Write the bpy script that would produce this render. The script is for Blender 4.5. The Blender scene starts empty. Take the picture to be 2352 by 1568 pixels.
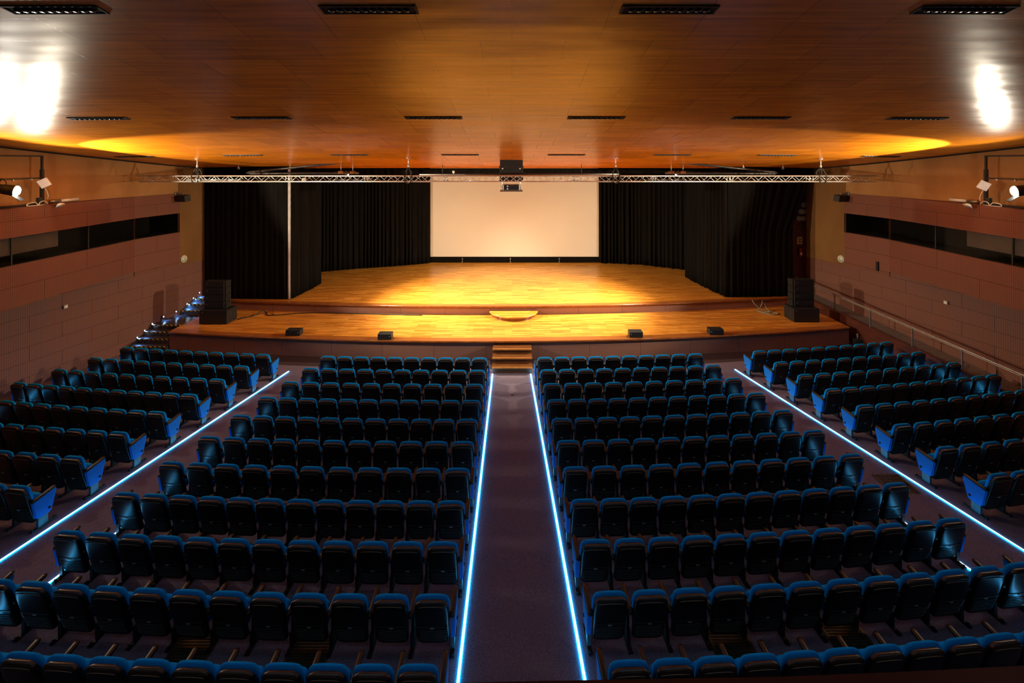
import bpy, math, random
from mathutils import Vector, Matrix
random.seed(7)
S = bpy.context.scene
COL = S.collection
PI = math.pi
# ------------------------------------------------------------------ camera, world, exposure
ZC = 7.266
cam = bpy.data.cameras.new('camera'); cam.lens = 17.0; cam.sensor_width = 36.0
cam.shift_y = -417.0/2352.0; cam.clip_start = 0.05; cam.clip_end = 200
co = bpy.data.objects.new('camera', cam); COL.objects.link(co)
co.location = (0, 0, ZC); co.rotation_euler = (PI/2, 0, 0)
S.camera = co
S.view_settings.view_transform = 'Standard'; S.view_settings.look = 'None'
S.view_settings.gamma = 1.0; S.view_settings.use_curve_mapping = False
S.view_settings.exposure = 0.25
w = bpy.data.worlds.new('world'); S.world = w; w.use_nodes = True
w.node_tree.nodes['Background'].inputs[0].default_value = (0.30, 0.25, 0.28, 1)
w.node_tree.nodes['Background'].inputs[1].default_value = 0.05

SPOT_W = 2900.0      # the two stage spotlights on the side frames
SPILL_W = 70.0      # stray light leaving the same lamps
SPOT_COL = (1.0, 0.80, 0.55)
FILL_W = 38.0       # added fill spots, placed at the unlit ceiling fittings
FILL_COL = (0.62, 0.78, 1.0)
LED_STR = 26.0
LED_COL = (0.0, 0.46, 1.0)

def light(name, kind, loc, power, col, target=None, parent=None, **kw):
    l = bpy.data.lights.new(name, kind); l.energy = power; l.color = col
    for k, v in kw.items(): setattr(l, k, v)
    o = bpy.data.objects.new(name, l); COL.objects.link(o); o.location = loc
    if target is not None:
        o.rotation_euler = (Vector(target)-Vector(loc)).to_track_quat('-Z', 'Y').to_euler()
    if parent:
        o.parent = parent; o.matrix_parent_inverse = Matrix.Translation(-parent.location)
    return o
DOWN_W = 11500.0
for s in (-1, 1):
    light('stage_downlight_beam', 'SPOT', (s*7.0, 20.62, ZC-0.66), DOWN_W, (1.0, .80, .52), (s*-.3, 21.6, 1.0), spot_size=math.radians(98), spot_blend=1.0, shadow_soft_size=0.06)
LAMPS = [(-14.35, 14.0, ZC-0.90), (14.40, 13.85, ZC-0.90)]
TARGETS = [(1.2, 20.8, 3.0), (-1.6, 20.8, 3.0)]
for k in (0, 1):
    p = LAMPS[k]; s = 1 if k == 0 else -1
    light('stage_spotlight_beam', 'SPOT', (p[0]+s*0.16, p[1]+.08, p[2]-.03), SPOT_W, SPOT_COL, TARGETS[k], spot_size=math.radians(62), spot_blend=1.0, shadow_soft_size=0.10)
    light('stage_spotlight_wide', 'SPOT', (p[0]+s*0.16, p[1]+.08, p[2]-.03), SPOT_W*1.0, SPOT_COL, (TARGETS[k][0], 22.5, 8.7), spot_size=math.radians(84), spot_blend=0.22, shadow_soft_size=0.05)
    light('stage_spotlight_spill', 'SPOT', (p[0]+s*0.16, p[1]+.06, p[2]+0.02), SPILL_W*(7.5 if k == 0 else 3.2), (1, .88, .68), (p[0]+s*5, p[1]-1.0, p[2]+1.6), spot_size=math.radians(150), spot_blend=0.5, shadow_soft_size=0.16)
light('gallery_lamp_spill', 'SPOT', (-14.45, 13.1, ZC-0.7), 300, (1, .93, .80), (-13.0, 11.2, ZC+1.2), spot_size=math.radians(120), spot_blend=0.9, shadow_soft_size=0.25)

# ------------------------------------------------------------------ materials
def mat(name, col, rough=0.6, metal=0.0, emit=None, estr=0, spec=0.5, coat=0, trans=0, alpha=None, sheen=0):
    m = bpy.data.materials.new(name); m.use_nodes = True
    nt = m.node_tree; b = nt.nodes['Principled BSDF']
    b.inputs['Base Color'].default_value = (*col, 1); b.inputs['Roughness'].default_value = rough
    b.inputs['Metallic'].default_value = metal; b.inputs['Specular IOR Level'].default_value = spec
    b.inputs['Coat Weight'].default_value = coat; b.inputs['Transmission Weight'].default_value = trans
    if sheen: b.inputs['Sheen Weight'].default_value = sheen
    if emit: b.inputs['Emission Color'].default_value = (*emit, 1); b.inputs['Emission Strength'].default_value = estr
    return m
def N(nt, t, **kw):
    n = nt.nodes.new(t)
    for k, v in kw.items(): setattr(n, k, v)
    return n
def noise_var(m, scale, c1, c2, coord='Object', stretch=(1, 1, 1), detail=4, bump=0, fac=(0.35, 0.65)):
    """replace the base colour with a noise mix of c1 and c2"""
    nt = m.node_tree; b = nt.nodes['Principled BSDF']; L = nt.links
    tc = N(nt, 'ShaderNodeTexCoord'); mp = N(nt, 'ShaderNodeMapping'); mp.inputs['Scale'].default_value = stretch
    nz = N(nt, 'ShaderNodeTexNoise'); nz.inputs['Scale'].default_value = scale; nz.inputs['Detail'].default_value = detail
    mr = N(nt, 'ShaderNodeMapRange'); mr.inputs[1].default_value = fac[0]; mr.inputs[2].default_value = fac[1]
    mx = N(nt, 'ShaderNodeMix', data_type='RGBA'); mx.inputs[6].default_value = (*c1, 1); mx.inputs[7].default_value = (*c2, 1)
    L.new(tc.outputs[coord], mp.inputs[0]); L.new(mp.outputs[0], nz.inputs['Vector']); L.new(nz.outputs[0], mr.inputs[0])
    L.new(mr.outputs[0], mx.inputs[0]); L.new(mx.outputs[2], b.inputs['Base Color'])
    if bump:
        bp = N(nt, 'ShaderNodeBump'); bp.inputs['Strength'].default_value = bump; bp.inputs['Distance'].default_value = 0.01
        L.new(nz.outputs[0], bp.inputs['Height']); L.new(bp.outputs[0], b.inputs['Normal'])
    return mx
def tile_mat(name, col, row=0.475, width=1.85, voff=0.07, dark=0.55):
    m = mat(name, col, 0.62, spec=0.3); nt = m.node_tree; L = nt.links; b = nt.nodes['Principled BSDF']
    uv = N(nt, 'ShaderNodeUVMap'); mp = N(nt, 'ShaderNodeMapping'); mp.inputs['Location'].default_value = (0, voff, 0)
    L.new(uv.outputs[0], mp.inputs[0])
    br = N(nt, 'ShaderNodeTexBrick'); br.offset = 0.5; br.inputs['Scale'].default_value = 1
    br.inputs['Brick Width'].default_value = width; br.inputs['Row Height'].default_value = row
    br.inputs['Mortar Size'].default_value = 0.009; br.inputs['Mortar Smooth'].default_value = 0.2
    c2 = tuple(c*0.93 for c in col)
    br.inputs['Color1'].default_value = (*col, 1); br.inputs['Color2'].default_value = (*c2, 1)
    br.inputs['Mortar'].default_value = tuple(c*0.35 for c in col)+(1,)
    g = N(nt, 'ShaderNodeTexBrick'); g.offset = 0.0; g.inputs['Scale'].default_value = 1
    g.inputs['Brick Width'].default_value = 0.059375; g.inputs['Row Height'].default_value = 0.059375
    g.inputs['Mortar Size'].default_value = 0.008; g.inputs['Mortar Smooth'].default_value = 0.3
    g.inputs['Color1'].default_value = (1, 1, 1, 1); g.inputs['Color2'].default_value = (.97, .97, .97, 1); g.inputs['Mortar'].default_value = (dark, dark, dark, 1)
    mx = N(nt, 'ShaderNodeMix', data_type='RGBA', blend_type='MULTIPLY'); mx.inputs[0].default_value = 1
    L.new(mp.outputs[0], br.inputs[0]); L.new(mp.outputs[0], g.inputs[0])
    L.new(br.outputs[0], mx.inputs[6]); L.new(g.outputs[0], mx.inputs[7]); L.new(mx.outputs[2], b.inputs['Base Color'])
    bp = N(nt, 'ShaderNodeBump'); bp.inputs['Strength'].default_value = 0.35; bp.inputs['Distance'].default_value = 0.006
    L.new(mx.outputs[2], bp.inputs['Height']); L.new(bp.outputs[0], b.inputs['Normal'])
    return m
def plank_mat(name, c1, c2, w_, h_, mortar, rough, msize=0.003, grain=0.35, wave=0, bump=0.1, gs=(1.2, 22, 1), coat=0):
    m = mat(name, c1, rough, coat=coat); nt = m.node_tree; L = nt.links; b = nt.nodes['Principled BSDF']
    uv = N(nt, 'ShaderNodeUVMap')
    br = N(nt, 'ShaderNodeTexBrick'); br.offset = 0.37; br.offset_frequency = 3; br.inputs['Scale'].default_value = 1
    br.inputs['Brick Width'].default_value = w_; br.inputs['Row Height'].default_value = h_
    br.inputs['Mortar Size'].default_value = msize; br.inputs['Mortar Smooth'].default_value = 0.1
    br.inputs['Bias'].default_value = 0.0
    br.inputs['Color1'].default_value = (*c1, 1); br.inputs['Color2'].default_value = (*c2, 1); br.inputs['Mortar'].default_value = (*mortar, 1)
    mp = N(nt, 'ShaderNodeMapping'); mp.inputs['Scale'].default_value = gs
    nz = N(nt, 'ShaderNodeTexNoise'); nz.inputs['Scale'].default_value = 1.0; nz.inputs['Detail'].default_value = 5; nz.inputs['Distortion'].default_value = 0.3
    mr = N(nt, 'ShaderNodeMapRange'); mr.inputs[1].default_value = 0.3; mr.inputs[2].default_value = 0.7; mr.inputs[3].default_value = 1-grain; mr.inputs[4].default_value = 1+grain*0.4
    mx = N(nt, 'ShaderNodeMix', data_type='RGBA', blend_type='MULTIPLY'); mx.inputs[0].default_value = 1
    L.new(uv.outputs[0], br.inputs[0]); L.new(uv.outputs[0], mp.inputs[0]); L.new(mp.outputs[0], nz.inputs[0]); L.new(nz.outputs[0], mr.inputs[0])
    L.new(br.outputs[0], mx.inputs[6]); L.new(mr.outputs[0], mx.inputs[7]); L.new(mx.outputs[2], b.inputs['Base Color'])
    if wave:   # large soft waviness of thin veneer sheets
        n2 = N(nt, 'ShaderNodeTexNoise'); n2.inputs['Scale'].default_value = 1.0; n2.inputs['Detail'].default_value = 1
        m2 = N(nt, 'ShaderNodeMapping'); m2.inputs['Scale'].default_value = (0.5, 1.6, 1)
        bp = N(nt, 'ShaderNodeBump'); bp.inputs['Strength'].default_value = wave; bp.inputs['Distance'].default_value = 0.05
        L.new(uv.outputs[0], m2.inputs[0]); L.new(m2.outputs[0], n2.inputs[0]); L.new(n2.outputs[0], bp.inputs['Height']); L.new(bp.outputs[0], b.inputs['Normal'])
        b2 = N(nt, 'ShaderNodeBump'); b2.inputs['Strength'].default_value = 0.15; b2.inputs['Distance'].default_value = 0.01
        L.new(br.outputs[1], b2.inputs['Height']); L.new(bp.outputs[0], b2.inputs['Normal']); L.new(b2.outputs[0], b.inputs['Normal'])
    return m

M = {}
M['ceiling'] = plank_mat('varnished_veneer_ceiling', (0.80, 0.27, 0.012), (0.64, 0.205, 0.008), 1.25, 0.68, (0.16, 0.055, 0.01), 0.27, 0.004, 0.32, 0.35, gs=(0.6, 9, 1))
M['parquet'] = plank_mat('stage_parquet', (0.78, 0.365, 0.060), (0.46, 0.165, 0.018), 0.75, 0.075, (0.20, 0.07, 0.012), 0.30, 0.0018, 0.25, gs=(2.0, 14, 1))
M['border'] = mat('stage_border_wood', (0.30, 0.105, 0.022), 0.28); noise_var(M['border'], 3, (0.33, .12, .025), (.25, .085, .018), stretch=(.6, 8, 8))
M['nosing'] = mat('dark_varnished_nosing', (0.20, 0.065, 0.018), 0.22); noise_var(M['nosing'], 4, (0.22, .075, .02), (.16, .05, .013))
M['steps'] = mat('wood_step', (0.22, 0.08, 0.025), 0.3); noise_var(M['steps'], 5, (.13, .05, .016), (.08, .028, .009), stretch=(.5, 6, 6))
M['steps_edge'] = mat('light_wood_edge', (0.60, 0.26, 0.05), 0.35); noise_var(M['steps_edge'], 6, (.62, .27, .05), (.5, .2, .04))
M['tile'] = tile_mat('perforated_wall_panel', (0.185, 0.076, 0.054))
M['tile_gal'] = tile_mat('perforated_gallery_panel', (0.185, 0.066, 0.040), row=0.64, width=3.0, voff=-3.56+0.64*6)
M['tile_stage'] = tile_mat('perforated_stage_fascia', (0.34, 0.17, 0.13), row=2.0, width=1.9, voff=0.7)
M['yellow'] = mat('ochre_plaster', (0.36, 0.19, 0.07), 0.8, spec=0.2); noise_var(M['yellow'], 1.2, (0.37, .195, .07), (.30, .15, .052), detail=8, stretch=(1, 1, .5))
M['carpet'] = mat('purple_grey_carpet', (0.17, 0.13, 0.155), 0.95, spec=0.1); noise_var(M['carpet'], 45, (0.175, .15, .215), (.098, .082, .125), detail=6, bump=0.5, fac=(.3, .7))
M['carpet_shade'] = mat('shaded_carpet', (0.05, 0.035, 0.04), 0.95, spec=0.1); noise_var(M['carpet_shade'], 45, (.06, .042, .048), (.04, .028, .034), detail=5)  # carpet colour darkened to hold the shade below the stage edge
M['ramp'] = mat('grey_ramp_vinyl', (0.12, 0.11, 0.115), 0.7); noise_var(M['ramp'], 12, (.13, .12, .125), (.09, .085, .09))
M['redwood'] = mat('dark_red_wood', (0.075, 0.016, 0.009), 0.35); noise_var(M['redwood'], 3, (.085, .02, .011), (.055, .011, .006), stretch=(1, 1, 5))
M['curtain'] = mat('black_curtain_cloth', (0.017, 0.014, 0.013), 0.95, spec=0.05); noise_var(M['curtain'], 8, (.0085, .0070, .0062), (.006, .005, .0045), stretch=(1, 1, .1))
M['curtain_white'] = mat('white_lining', (0.55, 0.53, 0.52), 0.8); noise_var(M['curtain_white'], 5, (.55, .53, .52), (.42, .41, .42))
M['screen'] = mat('projection_screen', (0.82, 0.78, 0.74), 0.75, spec=0.2); noise_var(M['screen'], 0.6, (.84, .74, .62), (.82, .72, .60))
M['black'] = mat('matt_black', (0.012, 0.012, 0.012), 0.6); noise_var(M['black'], 9, (.013, .013, .013), (.010, .010, .010))
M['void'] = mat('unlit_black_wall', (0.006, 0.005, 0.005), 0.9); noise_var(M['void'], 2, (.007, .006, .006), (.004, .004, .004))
M['metal'] = mat('truss_aluminium', (0.72, 0.70, 0.68), 0.35, 0.8); noise_var(M['metal'], 9, (.74, .72, .7), (.62, .6, .58))
M['darkmetal'] = mat('dark_metal', (0.07, 0.065, 0.065), 0.45, 0.6); noise_var(M['darkmetal'], 9, (.08, .072, .07), (.05, .048, .048))
M['railmetal'] = mat('brushed_rail', (0.30, 0.28, 0.26), 0.4, 0.7); noise_var(M['railmetal'], 9, (.32, .3, .28), (.24, .22, .2))
M['white'] = mat('white_plastic', (0.75, 0.73, 0.70), 0.5); noise_var(M['white'], 6, (.76, .74, .71), (.68, .66, .63))
M['beige'] = mat('beige_plastic', (0.55, 0.5, 0.4), 0.5); noise_var(M['beige'], 6, (.56, .51, .41), (.5, .45, .36))
M['speaker'] = mat('black_speaker_paint', (0.016, 0.017, 0.019), 0.5); noise_var(M['speaker'], 30, (.010, .0105, .011), (.007, .007, .0075), bump=.1)
M['grille'] = mat('black_speaker_grille', (0.03, 0.028, 0.026), 0.4, 0.4); noise_var(M['grille'], 60, (.06, .055, .05), (.01, .01, .01))
M['glass'] = mat('dark_window_glass', (0.5, 0.5, 0.5), 0.05, trans=1.0)
_b = M['glass'].node_tree.nodes['Principled BSDF']; _b.inputs['IOR'].default_value = 1.1; noise_var(M['glass'], 1, (.55, .55, .55), (.5, .5, .5))
M['blind'] = mat('grey_blind', (0.20, 0.185, 0.165), 0.8); noise_var(M['blind'], 2, (.17, .155, .135), (.15, .135, .12))
M['fabric'] = mat('blue_seat_fabric', (0.001, 0.32, 0.93), 0.9, spec=.08); noise_var(M['fabric'], 60, (.001, .33, .95), (.001, .28, .84), bump=.2)
M['panel_blue'] = mat('blue_side_panel', (0.002, 0.15, 0.60), 0.75, spec=.2); noise_var(M['panel_blue'], 40, (.002, .16, .62), (.0015, .13, .52))
M['shell'] = mat('black_seat_shell', (0.005, 0.005, 0.005), 0.30, spec=0.35); noise_var(M['shell'], 25, (.006, .0055, .0055), (.004, .004, .004))
M['ridge'] = mat('shell_rim_highlight', (0.060, 0.036, 0.022), 0.35); noise_var(M['ridge'], 20, (.042, .025, .015), (.03, .018, .011))  # brown tone paints the highlight on the black shell's top edge
M['rim_glint'] = mat('pale_rim_glint', (0.26, 0.19, 0.12), 0.3); noise_var(M['rim_glint'], 20, (.28, .20, .125), (.22, .16, .10))  # pale colour paints in the lit edge along the shell rim
M['slat'] = mat('faint_grey_slats', (0.05, 0.045, 0.04), 0.35); noise_var(M['slat'], 20, (.05, .045, .038), (.036, .032, .028))
M['arm'] = mat('brown_armrest', (0.055, 0.030, 0.020), 0.38, spec=.35); noise_var(M['arm'], 12, (.020, .011, .007), (.012, .007, .0045), stretch=(1, .3, 1))
M['leg'] = mat('black_steel_leg', (0.012, 0.012, 0.013), 0.6, 0.0, spec=.2); noise_var(M['leg'], 12, (.013, .013, .014), (.01, .01, .01))
M['leg_end'] = mat('grey_end_leg', (0.14, 0.14, 0.145), 0.45, 0.3); noise_var(M['leg_end'], 12, (.07, .075, .08), (.05, .055, .06))
M['plate'] = mat('seat_number_plate', (0.42, 0.41, 0.38), 0.4, 0.3); noise_var(M['plate'], 12, (.44, .43, .4), (.36, .35, .32))
M['led'] = mat('led_strip', (0.8, 0.9, 1), 0.5, emit=LED_COL, estr=LED_STR)  # blue edges imitate the halo round the strip's white core
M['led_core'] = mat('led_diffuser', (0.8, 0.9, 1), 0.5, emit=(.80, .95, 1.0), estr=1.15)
M['ledspot'] = mat('step_led', (0.8, 0.9, 1), 0.5, emit=(0.55, 0.7, 1.0), estr=14)
M['lens'] = mat('hot_lens', (1, 1, 1), 0.3, emit=(1.0, 0.93, 0.78), estr=60)
M['green_led'] = mat('green_led', (0.1, 0.8, 0.3), 0.4, emit=(0.1, 0.9, 0.35), estr=0.8)
M['bulb'] = mat('unlit_chrome_bulb', (0.1, 0.1, 0.1), 0.25, 0.6); noise_var(M['bulb'], 10, (.09, .09, .095), (.06, .06, .065))
M['stairs'] = mat('dark_stair_covering', (0.05, 0.05, 0.06), 0.35); noise_var(M['stairs'], 18, (.10, .10, .11), (.015, .015, .02), fac=(.42, .6), bump=.6)
M['landing'] = mat('dark_glossy_landing', (0.04, 0.03, 0.03), 0.22); noise_var(M['landing'], 5, (.05, .036, .034), (.03, .022, .02))
M['grating'] = mat('olive_floor_grating', (0.07, 0.062, 0.035), 0.4, 0.5); noise_var(M['grating'], 12, (.08, .07, .04), (.055, .048, .027))
M['red'] = mat('red_paint', (0.45, 0.02, 0.02), 0.35); noise_var(M['red'], 6, (.46, .022, .02), (.38, .015, .015))
M['cable_green'] = mat('grey_green_cable', (0.20, 0.26, 0.22), 0.6); noise_var(M['cable_green'], 6, (.21, .27, .23), (.16, .2, .17))
M['signyellow'] = mat('photoluminescent_sign', (0.55, 0.42, 0.22), 0.6); noise_var(M['signyellow'], 6, (.56, .43, .22), (.5, .38, .2))
M['palegreen'] = mat('pale_green_wall', (0.30, 0.33, 0.26), 0.8); noise_var(M['palegreen'], 2, (.31, .34, .27), (.26, .29, .22))
# hazard tape: black and yellow diagonal stripes
m = mat('hazard_tape', (0.7, 0.5, 0.02), 0.5); nt = m.node_tree
tc = N(nt, 'ShaderNodeTexCoord'); wv = N(nt, 'ShaderNodeTexWave', bands_direction='DIAGONAL'); wv.inputs['Scale'].default_value = 3.6
cr = N(nt, 'ShaderNodeValToRGB'); cr.color_ramp.interpolation = 'CONSTANT'; cr.color_ramp.elements[0].color = (.012, .012, .012, 1); cr.color_ramp.elements[1].position = .5; cr.color_ramp.elements[1].color = (.75, .5, .03, 1)
nt.links.new(tc.outputs['Object'], wv.inputs[0]); nt.links.new(wv.outputs[0], cr.inputs[0]); nt.links.new(cr.outputs[0], nt.nodes['Principled BSDF'].inputs['Base Color'])
M['hazard'] = m

# ------------------------------------------------------------------ mesh helpers
class MB:
    def __init__(s): s.v = []; s.f = []; s.uv = []; s.sm = []
    def add(s, vs, fs, uvs=None, smooth=False):
        o = len(s.v); s.v += [tuple(v) for v in vs]
        for i, f in enumerate(fs):
            s.f.append(tuple(o+k for k in f)); s.sm.append(smooth)
            s.uv.append(uvs[i] if uvs else [(vs[k][0], vs[k][1]) for k in f])
        return s
    def box(s, c, d, rz=0, mtx=None, taper=1.0):
        x, y, z = d[0]/2, d[1]/2, d[2]/2
        vs = []
        for sz in (-1, 1):
            t = taper if sz > 0 else 1
            for sx, sy in ((-1, -1), (1, -1), (1, 1), (-1, 1)): vs.append(Vector((sx*x*t, sy*y*t, sz*z)))
        R = mtx if mtx is not None else Matrix.Rotation(rz, 3, 'Z')
        vs = [R @ v + Vector(c) for v in vs]
        return s.add(vs, [(0, 3, 2, 1), (4, 5, 6, 7), (0, 1, 5, 4), (1, 2, 6, 5), (2, 3, 7, 6), (3, 0, 4, 7)])
    def quad(s, a, b, c, d, uv): return s.add([a, b, c, d], [(0, 1, 2, 3)], [uv])
    def rings(s, rs, cap=True, smooth=True, closed=False):
        n = len(rs[0]); vs = [p for r in rs for p in r]; fs = []
        m = len(rs)
        for i in range(m-1 if not closed else m):
            a = i*n; b = ((i+1) % m)*n
            for k in range(n): k2 = (k+1) % n; fs.append((a+k, a+k2, b+k2, b+k))
        if cap and not closed:
            fs.append(tuple(range(n-1, -1, -1))); fs.append(tuple((m-1)*n+k for k in range(n)))
        return s.add(vs, fs, smooth=smooth)
    def tube(s, pts, r, n=8, closed=False):
        pts = [Vector(p) for p in pts]; rs = []
        m = len(pts)
        for i, p in enumerate(pts):
            if closed: t = pts[(i+1) % m]-pts[i-1]
            else: t = pts[min(i+1, m-1)]-pts[max(i-1, 0)]
            t.normalize()
            up = Vector((0, 0, 1)) if abs(t.z) < 0.95 else Vector((0, 1, 0))
            a = t.cross(up).normalized(); b = a.cross(t).normalized()
            rr = r[i] if isinstance(r, (list, tuple)) else r
            rs.append([p+a*math.cos(2*PI*k/n)*rr+b*math.sin(2*PI*k/n)*rr for k in range(n)])
        return s.rings(rs, closed=closed)
    def cyl(s, a, b, r1, r2=None, n=16): return s.tube([a, b], [r1, r1 if r2 is None else r2], n)
    def loft(s, prof, n=24, p=4.0):
        """prof: (z, cx, cy, half width, half depth) superellipse rings"""
        rs = []
        for z, cx, cy, hw, hd in prof:
            ring = []
            for k in range(n):
                t = 2*PI*k/n; c, q = math.cos(t), math.sin(t)
                ring.append((cx+hw*math.copysign(abs(c)**(2/p), c), cy+hd*math.copysign(abs(q)**(2/p), q), z))
            rs.append(ring)
        return s.rings(rs)
    def poly_prism(s, pts, z0, z1):
        n = len(pts)
        vs = [(x, y, z0) for x, y in pts]+[(x, y, z1) for x, y in pts]
        fs = [tuple(range(n-1, -1, -1)), tuple(range(n, 2*n))]+[(k, (k+1) % n, n+(k+1) % n, n+k) for k in range(n)]
        return s.add(vs, fs)
    def mesh(s, name, m):
        me = bpy.data.meshes.new(name); me.from_pydata(s.v, [], s.f)
        ul = me.uv_layers.new(name='UVMap'); k = 0
        flat = [c for f in s.uv for c in f]
        ul.data.foreach_set('uv', [q for c in flat for q in c])
        me.polygons.foreach_set('use_smooth', s.sm)
        me.materials.append(M[m]); me.update()
        return me
    def build(s, name, m, parent=None):
        me = s.mesh(name, m); o = bpy.data.objects.new(name, me); COL.objects.link(o)
        if parent:
            o.parent = parent; o.matrix_parent_inverse = Matrix.Identity(4)
            if parent.type == 'EMPTY' or parent.location.length > 0:
                # shapes are written in world coordinates: keep them there
                o.matrix_parent_inverse = world(parent).inverted()
        return o
def world(o):
    m = Matrix.LocRotScale(o.location, o.rotation_euler, o.scale)
    return world(o.parent) @ o.matrix_parent_inverse @ m if o.parent else m
def bevel(o, w_=0.01, seg=2):
    b = o.modifiers.new('bevel', 'BEVEL'); b.width = w_; b.segments = seg; b.limit_method = 'ANGLE'
    return o
def tag(o, label, cat, group=None, kind=None):
    o['label'] = label; o['category'] = cat
    if group: o['group'] = group
    if kind: o['kind'] = kind
    return o
def thing(name, label, cat, loc=(0, 0, 0), group=None):
    o = bpy.data.objects.new(name, None); COL.objects.link(o); o.location = loc; o.empty_display_size = .2
    return tag(o, label, cat, group)
def struct(o): o['kind'] = 'structure'; return o
def interp(x, pts):
    if x <= pts[0][0]: 
        (a, b), (c, d) = pts[0], pts[1]; return b+(d-b)*(x-a)/(c-a)
    for (a, b), (c, d) in zip(pts, pts[1:]):
        if x <= c: return b+(d-b)*(x-a)/(c-a)
    (a, b), (c, d) = pts[-2], pts[-1]; return d+(d-b)/(c-a)*(x-c)

# ------------------------------------------------------------------ plan of the hall
A2 = 0.0068
def arc(x): return A2*(x+1.33)**2            # every row and the stage edge bend by this
def zfloor(y): return 0.0297*(16.36-y) if y < 16.36 else 0.0
def wallx(y): return 18.81-0.229*y           # half width of the hall at depth y
def zramp(y): return max(zfloor(y)+0.01, 0.385+0.108*(y-14.66))
YC = 22.45                                   # where side walls meet the stage opening
Cc = [(-4, 3.9), (0, 3.05), (3, 2.48), (6.1, 1.90), (8.6, 1.425), (11.25, 0.983), (14.3, 0.56), (17.3, 0.187), (20, -0.12), (22.6, -0.37)]
# smooth (Catmull-Rom) version of the ceiling section
def zceil(y, x=0):
    P = Cc
    i = 1
    while i < len(P)-2 and y > P[i+1][0]: i += 1
    i = min(max(i, 1), len(P)-3)
    (x0, y0), (x1, y1), (x2, y2), (x3, y3) = P[i-1:i+3]
    if y > P[-2][0]: return ZC+interp(y, P)-0.10*(abs(x)/15)**4
    if y < P[1][0]: return ZC+interp(y, P)-0.10*(abs(x)/15)**4
    h = x2-x1; t = (y-x1)/h; m1 = (y2-y0)/(x2-x0)*h; m2 = (y3-y1)/(x3-x1)*h
    v = (2*t**3-3*t*t+1)*y1+(t**3-2*t*t+t)*m1+(-2*t**3+3*t*t)*y2+(t**3-t*t)*m2
    return ZC+v-0.10*(abs(x)/15)**4

# ------------------------------------------------------------------ setting: floor, ceiling, walls
mb = MB()
ys = [-3.0]+[k*1.0 for k in range(-2, 17)]+[16.36]
for a, b in zip(ys, ys[1:]):
    mb.quad((-20, a, zfloor(a)), (20, a, zfloor(a)), (20, b, zfloor(b)), (-20, b, zfloor(b)), [(-20, a), (20, a), (20, b), (-20, b)])
mb.quad((-20, 16.36, 0), (20, 16.36, 0), (20, 31, 0), (-20, 31, 0), [(0, 0)]*4)
fl = struct(mb.build('floor', 'carpet'))
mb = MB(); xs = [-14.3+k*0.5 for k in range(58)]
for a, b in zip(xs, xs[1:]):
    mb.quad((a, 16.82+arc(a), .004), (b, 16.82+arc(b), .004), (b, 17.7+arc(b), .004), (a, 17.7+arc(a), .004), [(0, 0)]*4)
mb.build('stage_shadow_strip', 'carpet_shade', fl)  # dark strip painted in for the shadow of the stage lip

mb = MB(); NY = 76; NX = 32
yy = [-3+(YC+0.25+3)*k/NY for k in range(NY+1)]
vs = []; fs = []; uvs = []
slen = 0; U = []
for j, y in enumerate(yy):
    if j: slen += math.hypot(y-yy[j-1], zceil(y)-zceil(yy[j-1]))
    U.append(slen)
    for i in range(NX+1):
        x = (-1+2*i/NX)*(wallx(y)+0.02); vs.append((x, y, zceil(y, x)))
for j in range(NY):
    for i in range(NX):
        a = j*(NX+1)+i; q = (a, a+NX+1, a+NX+2, a+1); fs.append(q)
        uvs.append([(vs[k][0], U[k//(NX+1)]) for k in q])
mb.add(vs, fs, uvs, smooth=True)
n0 = len(vs)   # upper skin so the ceiling has thickness
mb.add([(x, y, z+0.12) for x, y, z in vs], [(a, d, c, b) for a, b, c, d in fs], uvs)
for i in range(NX):
    a = NY*(NX+1)+i; mb.add([vs[a], vs[a+1], (vs[a+1][0], vs[a+1][1], vs[a+1][2]+.12), (vs[a][0], vs[a][1], vs[a][2]+.12)], [(0, 1, 2, 3)])
ceil = struct(mb.build('ceiling', 'ceiling'))

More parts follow.
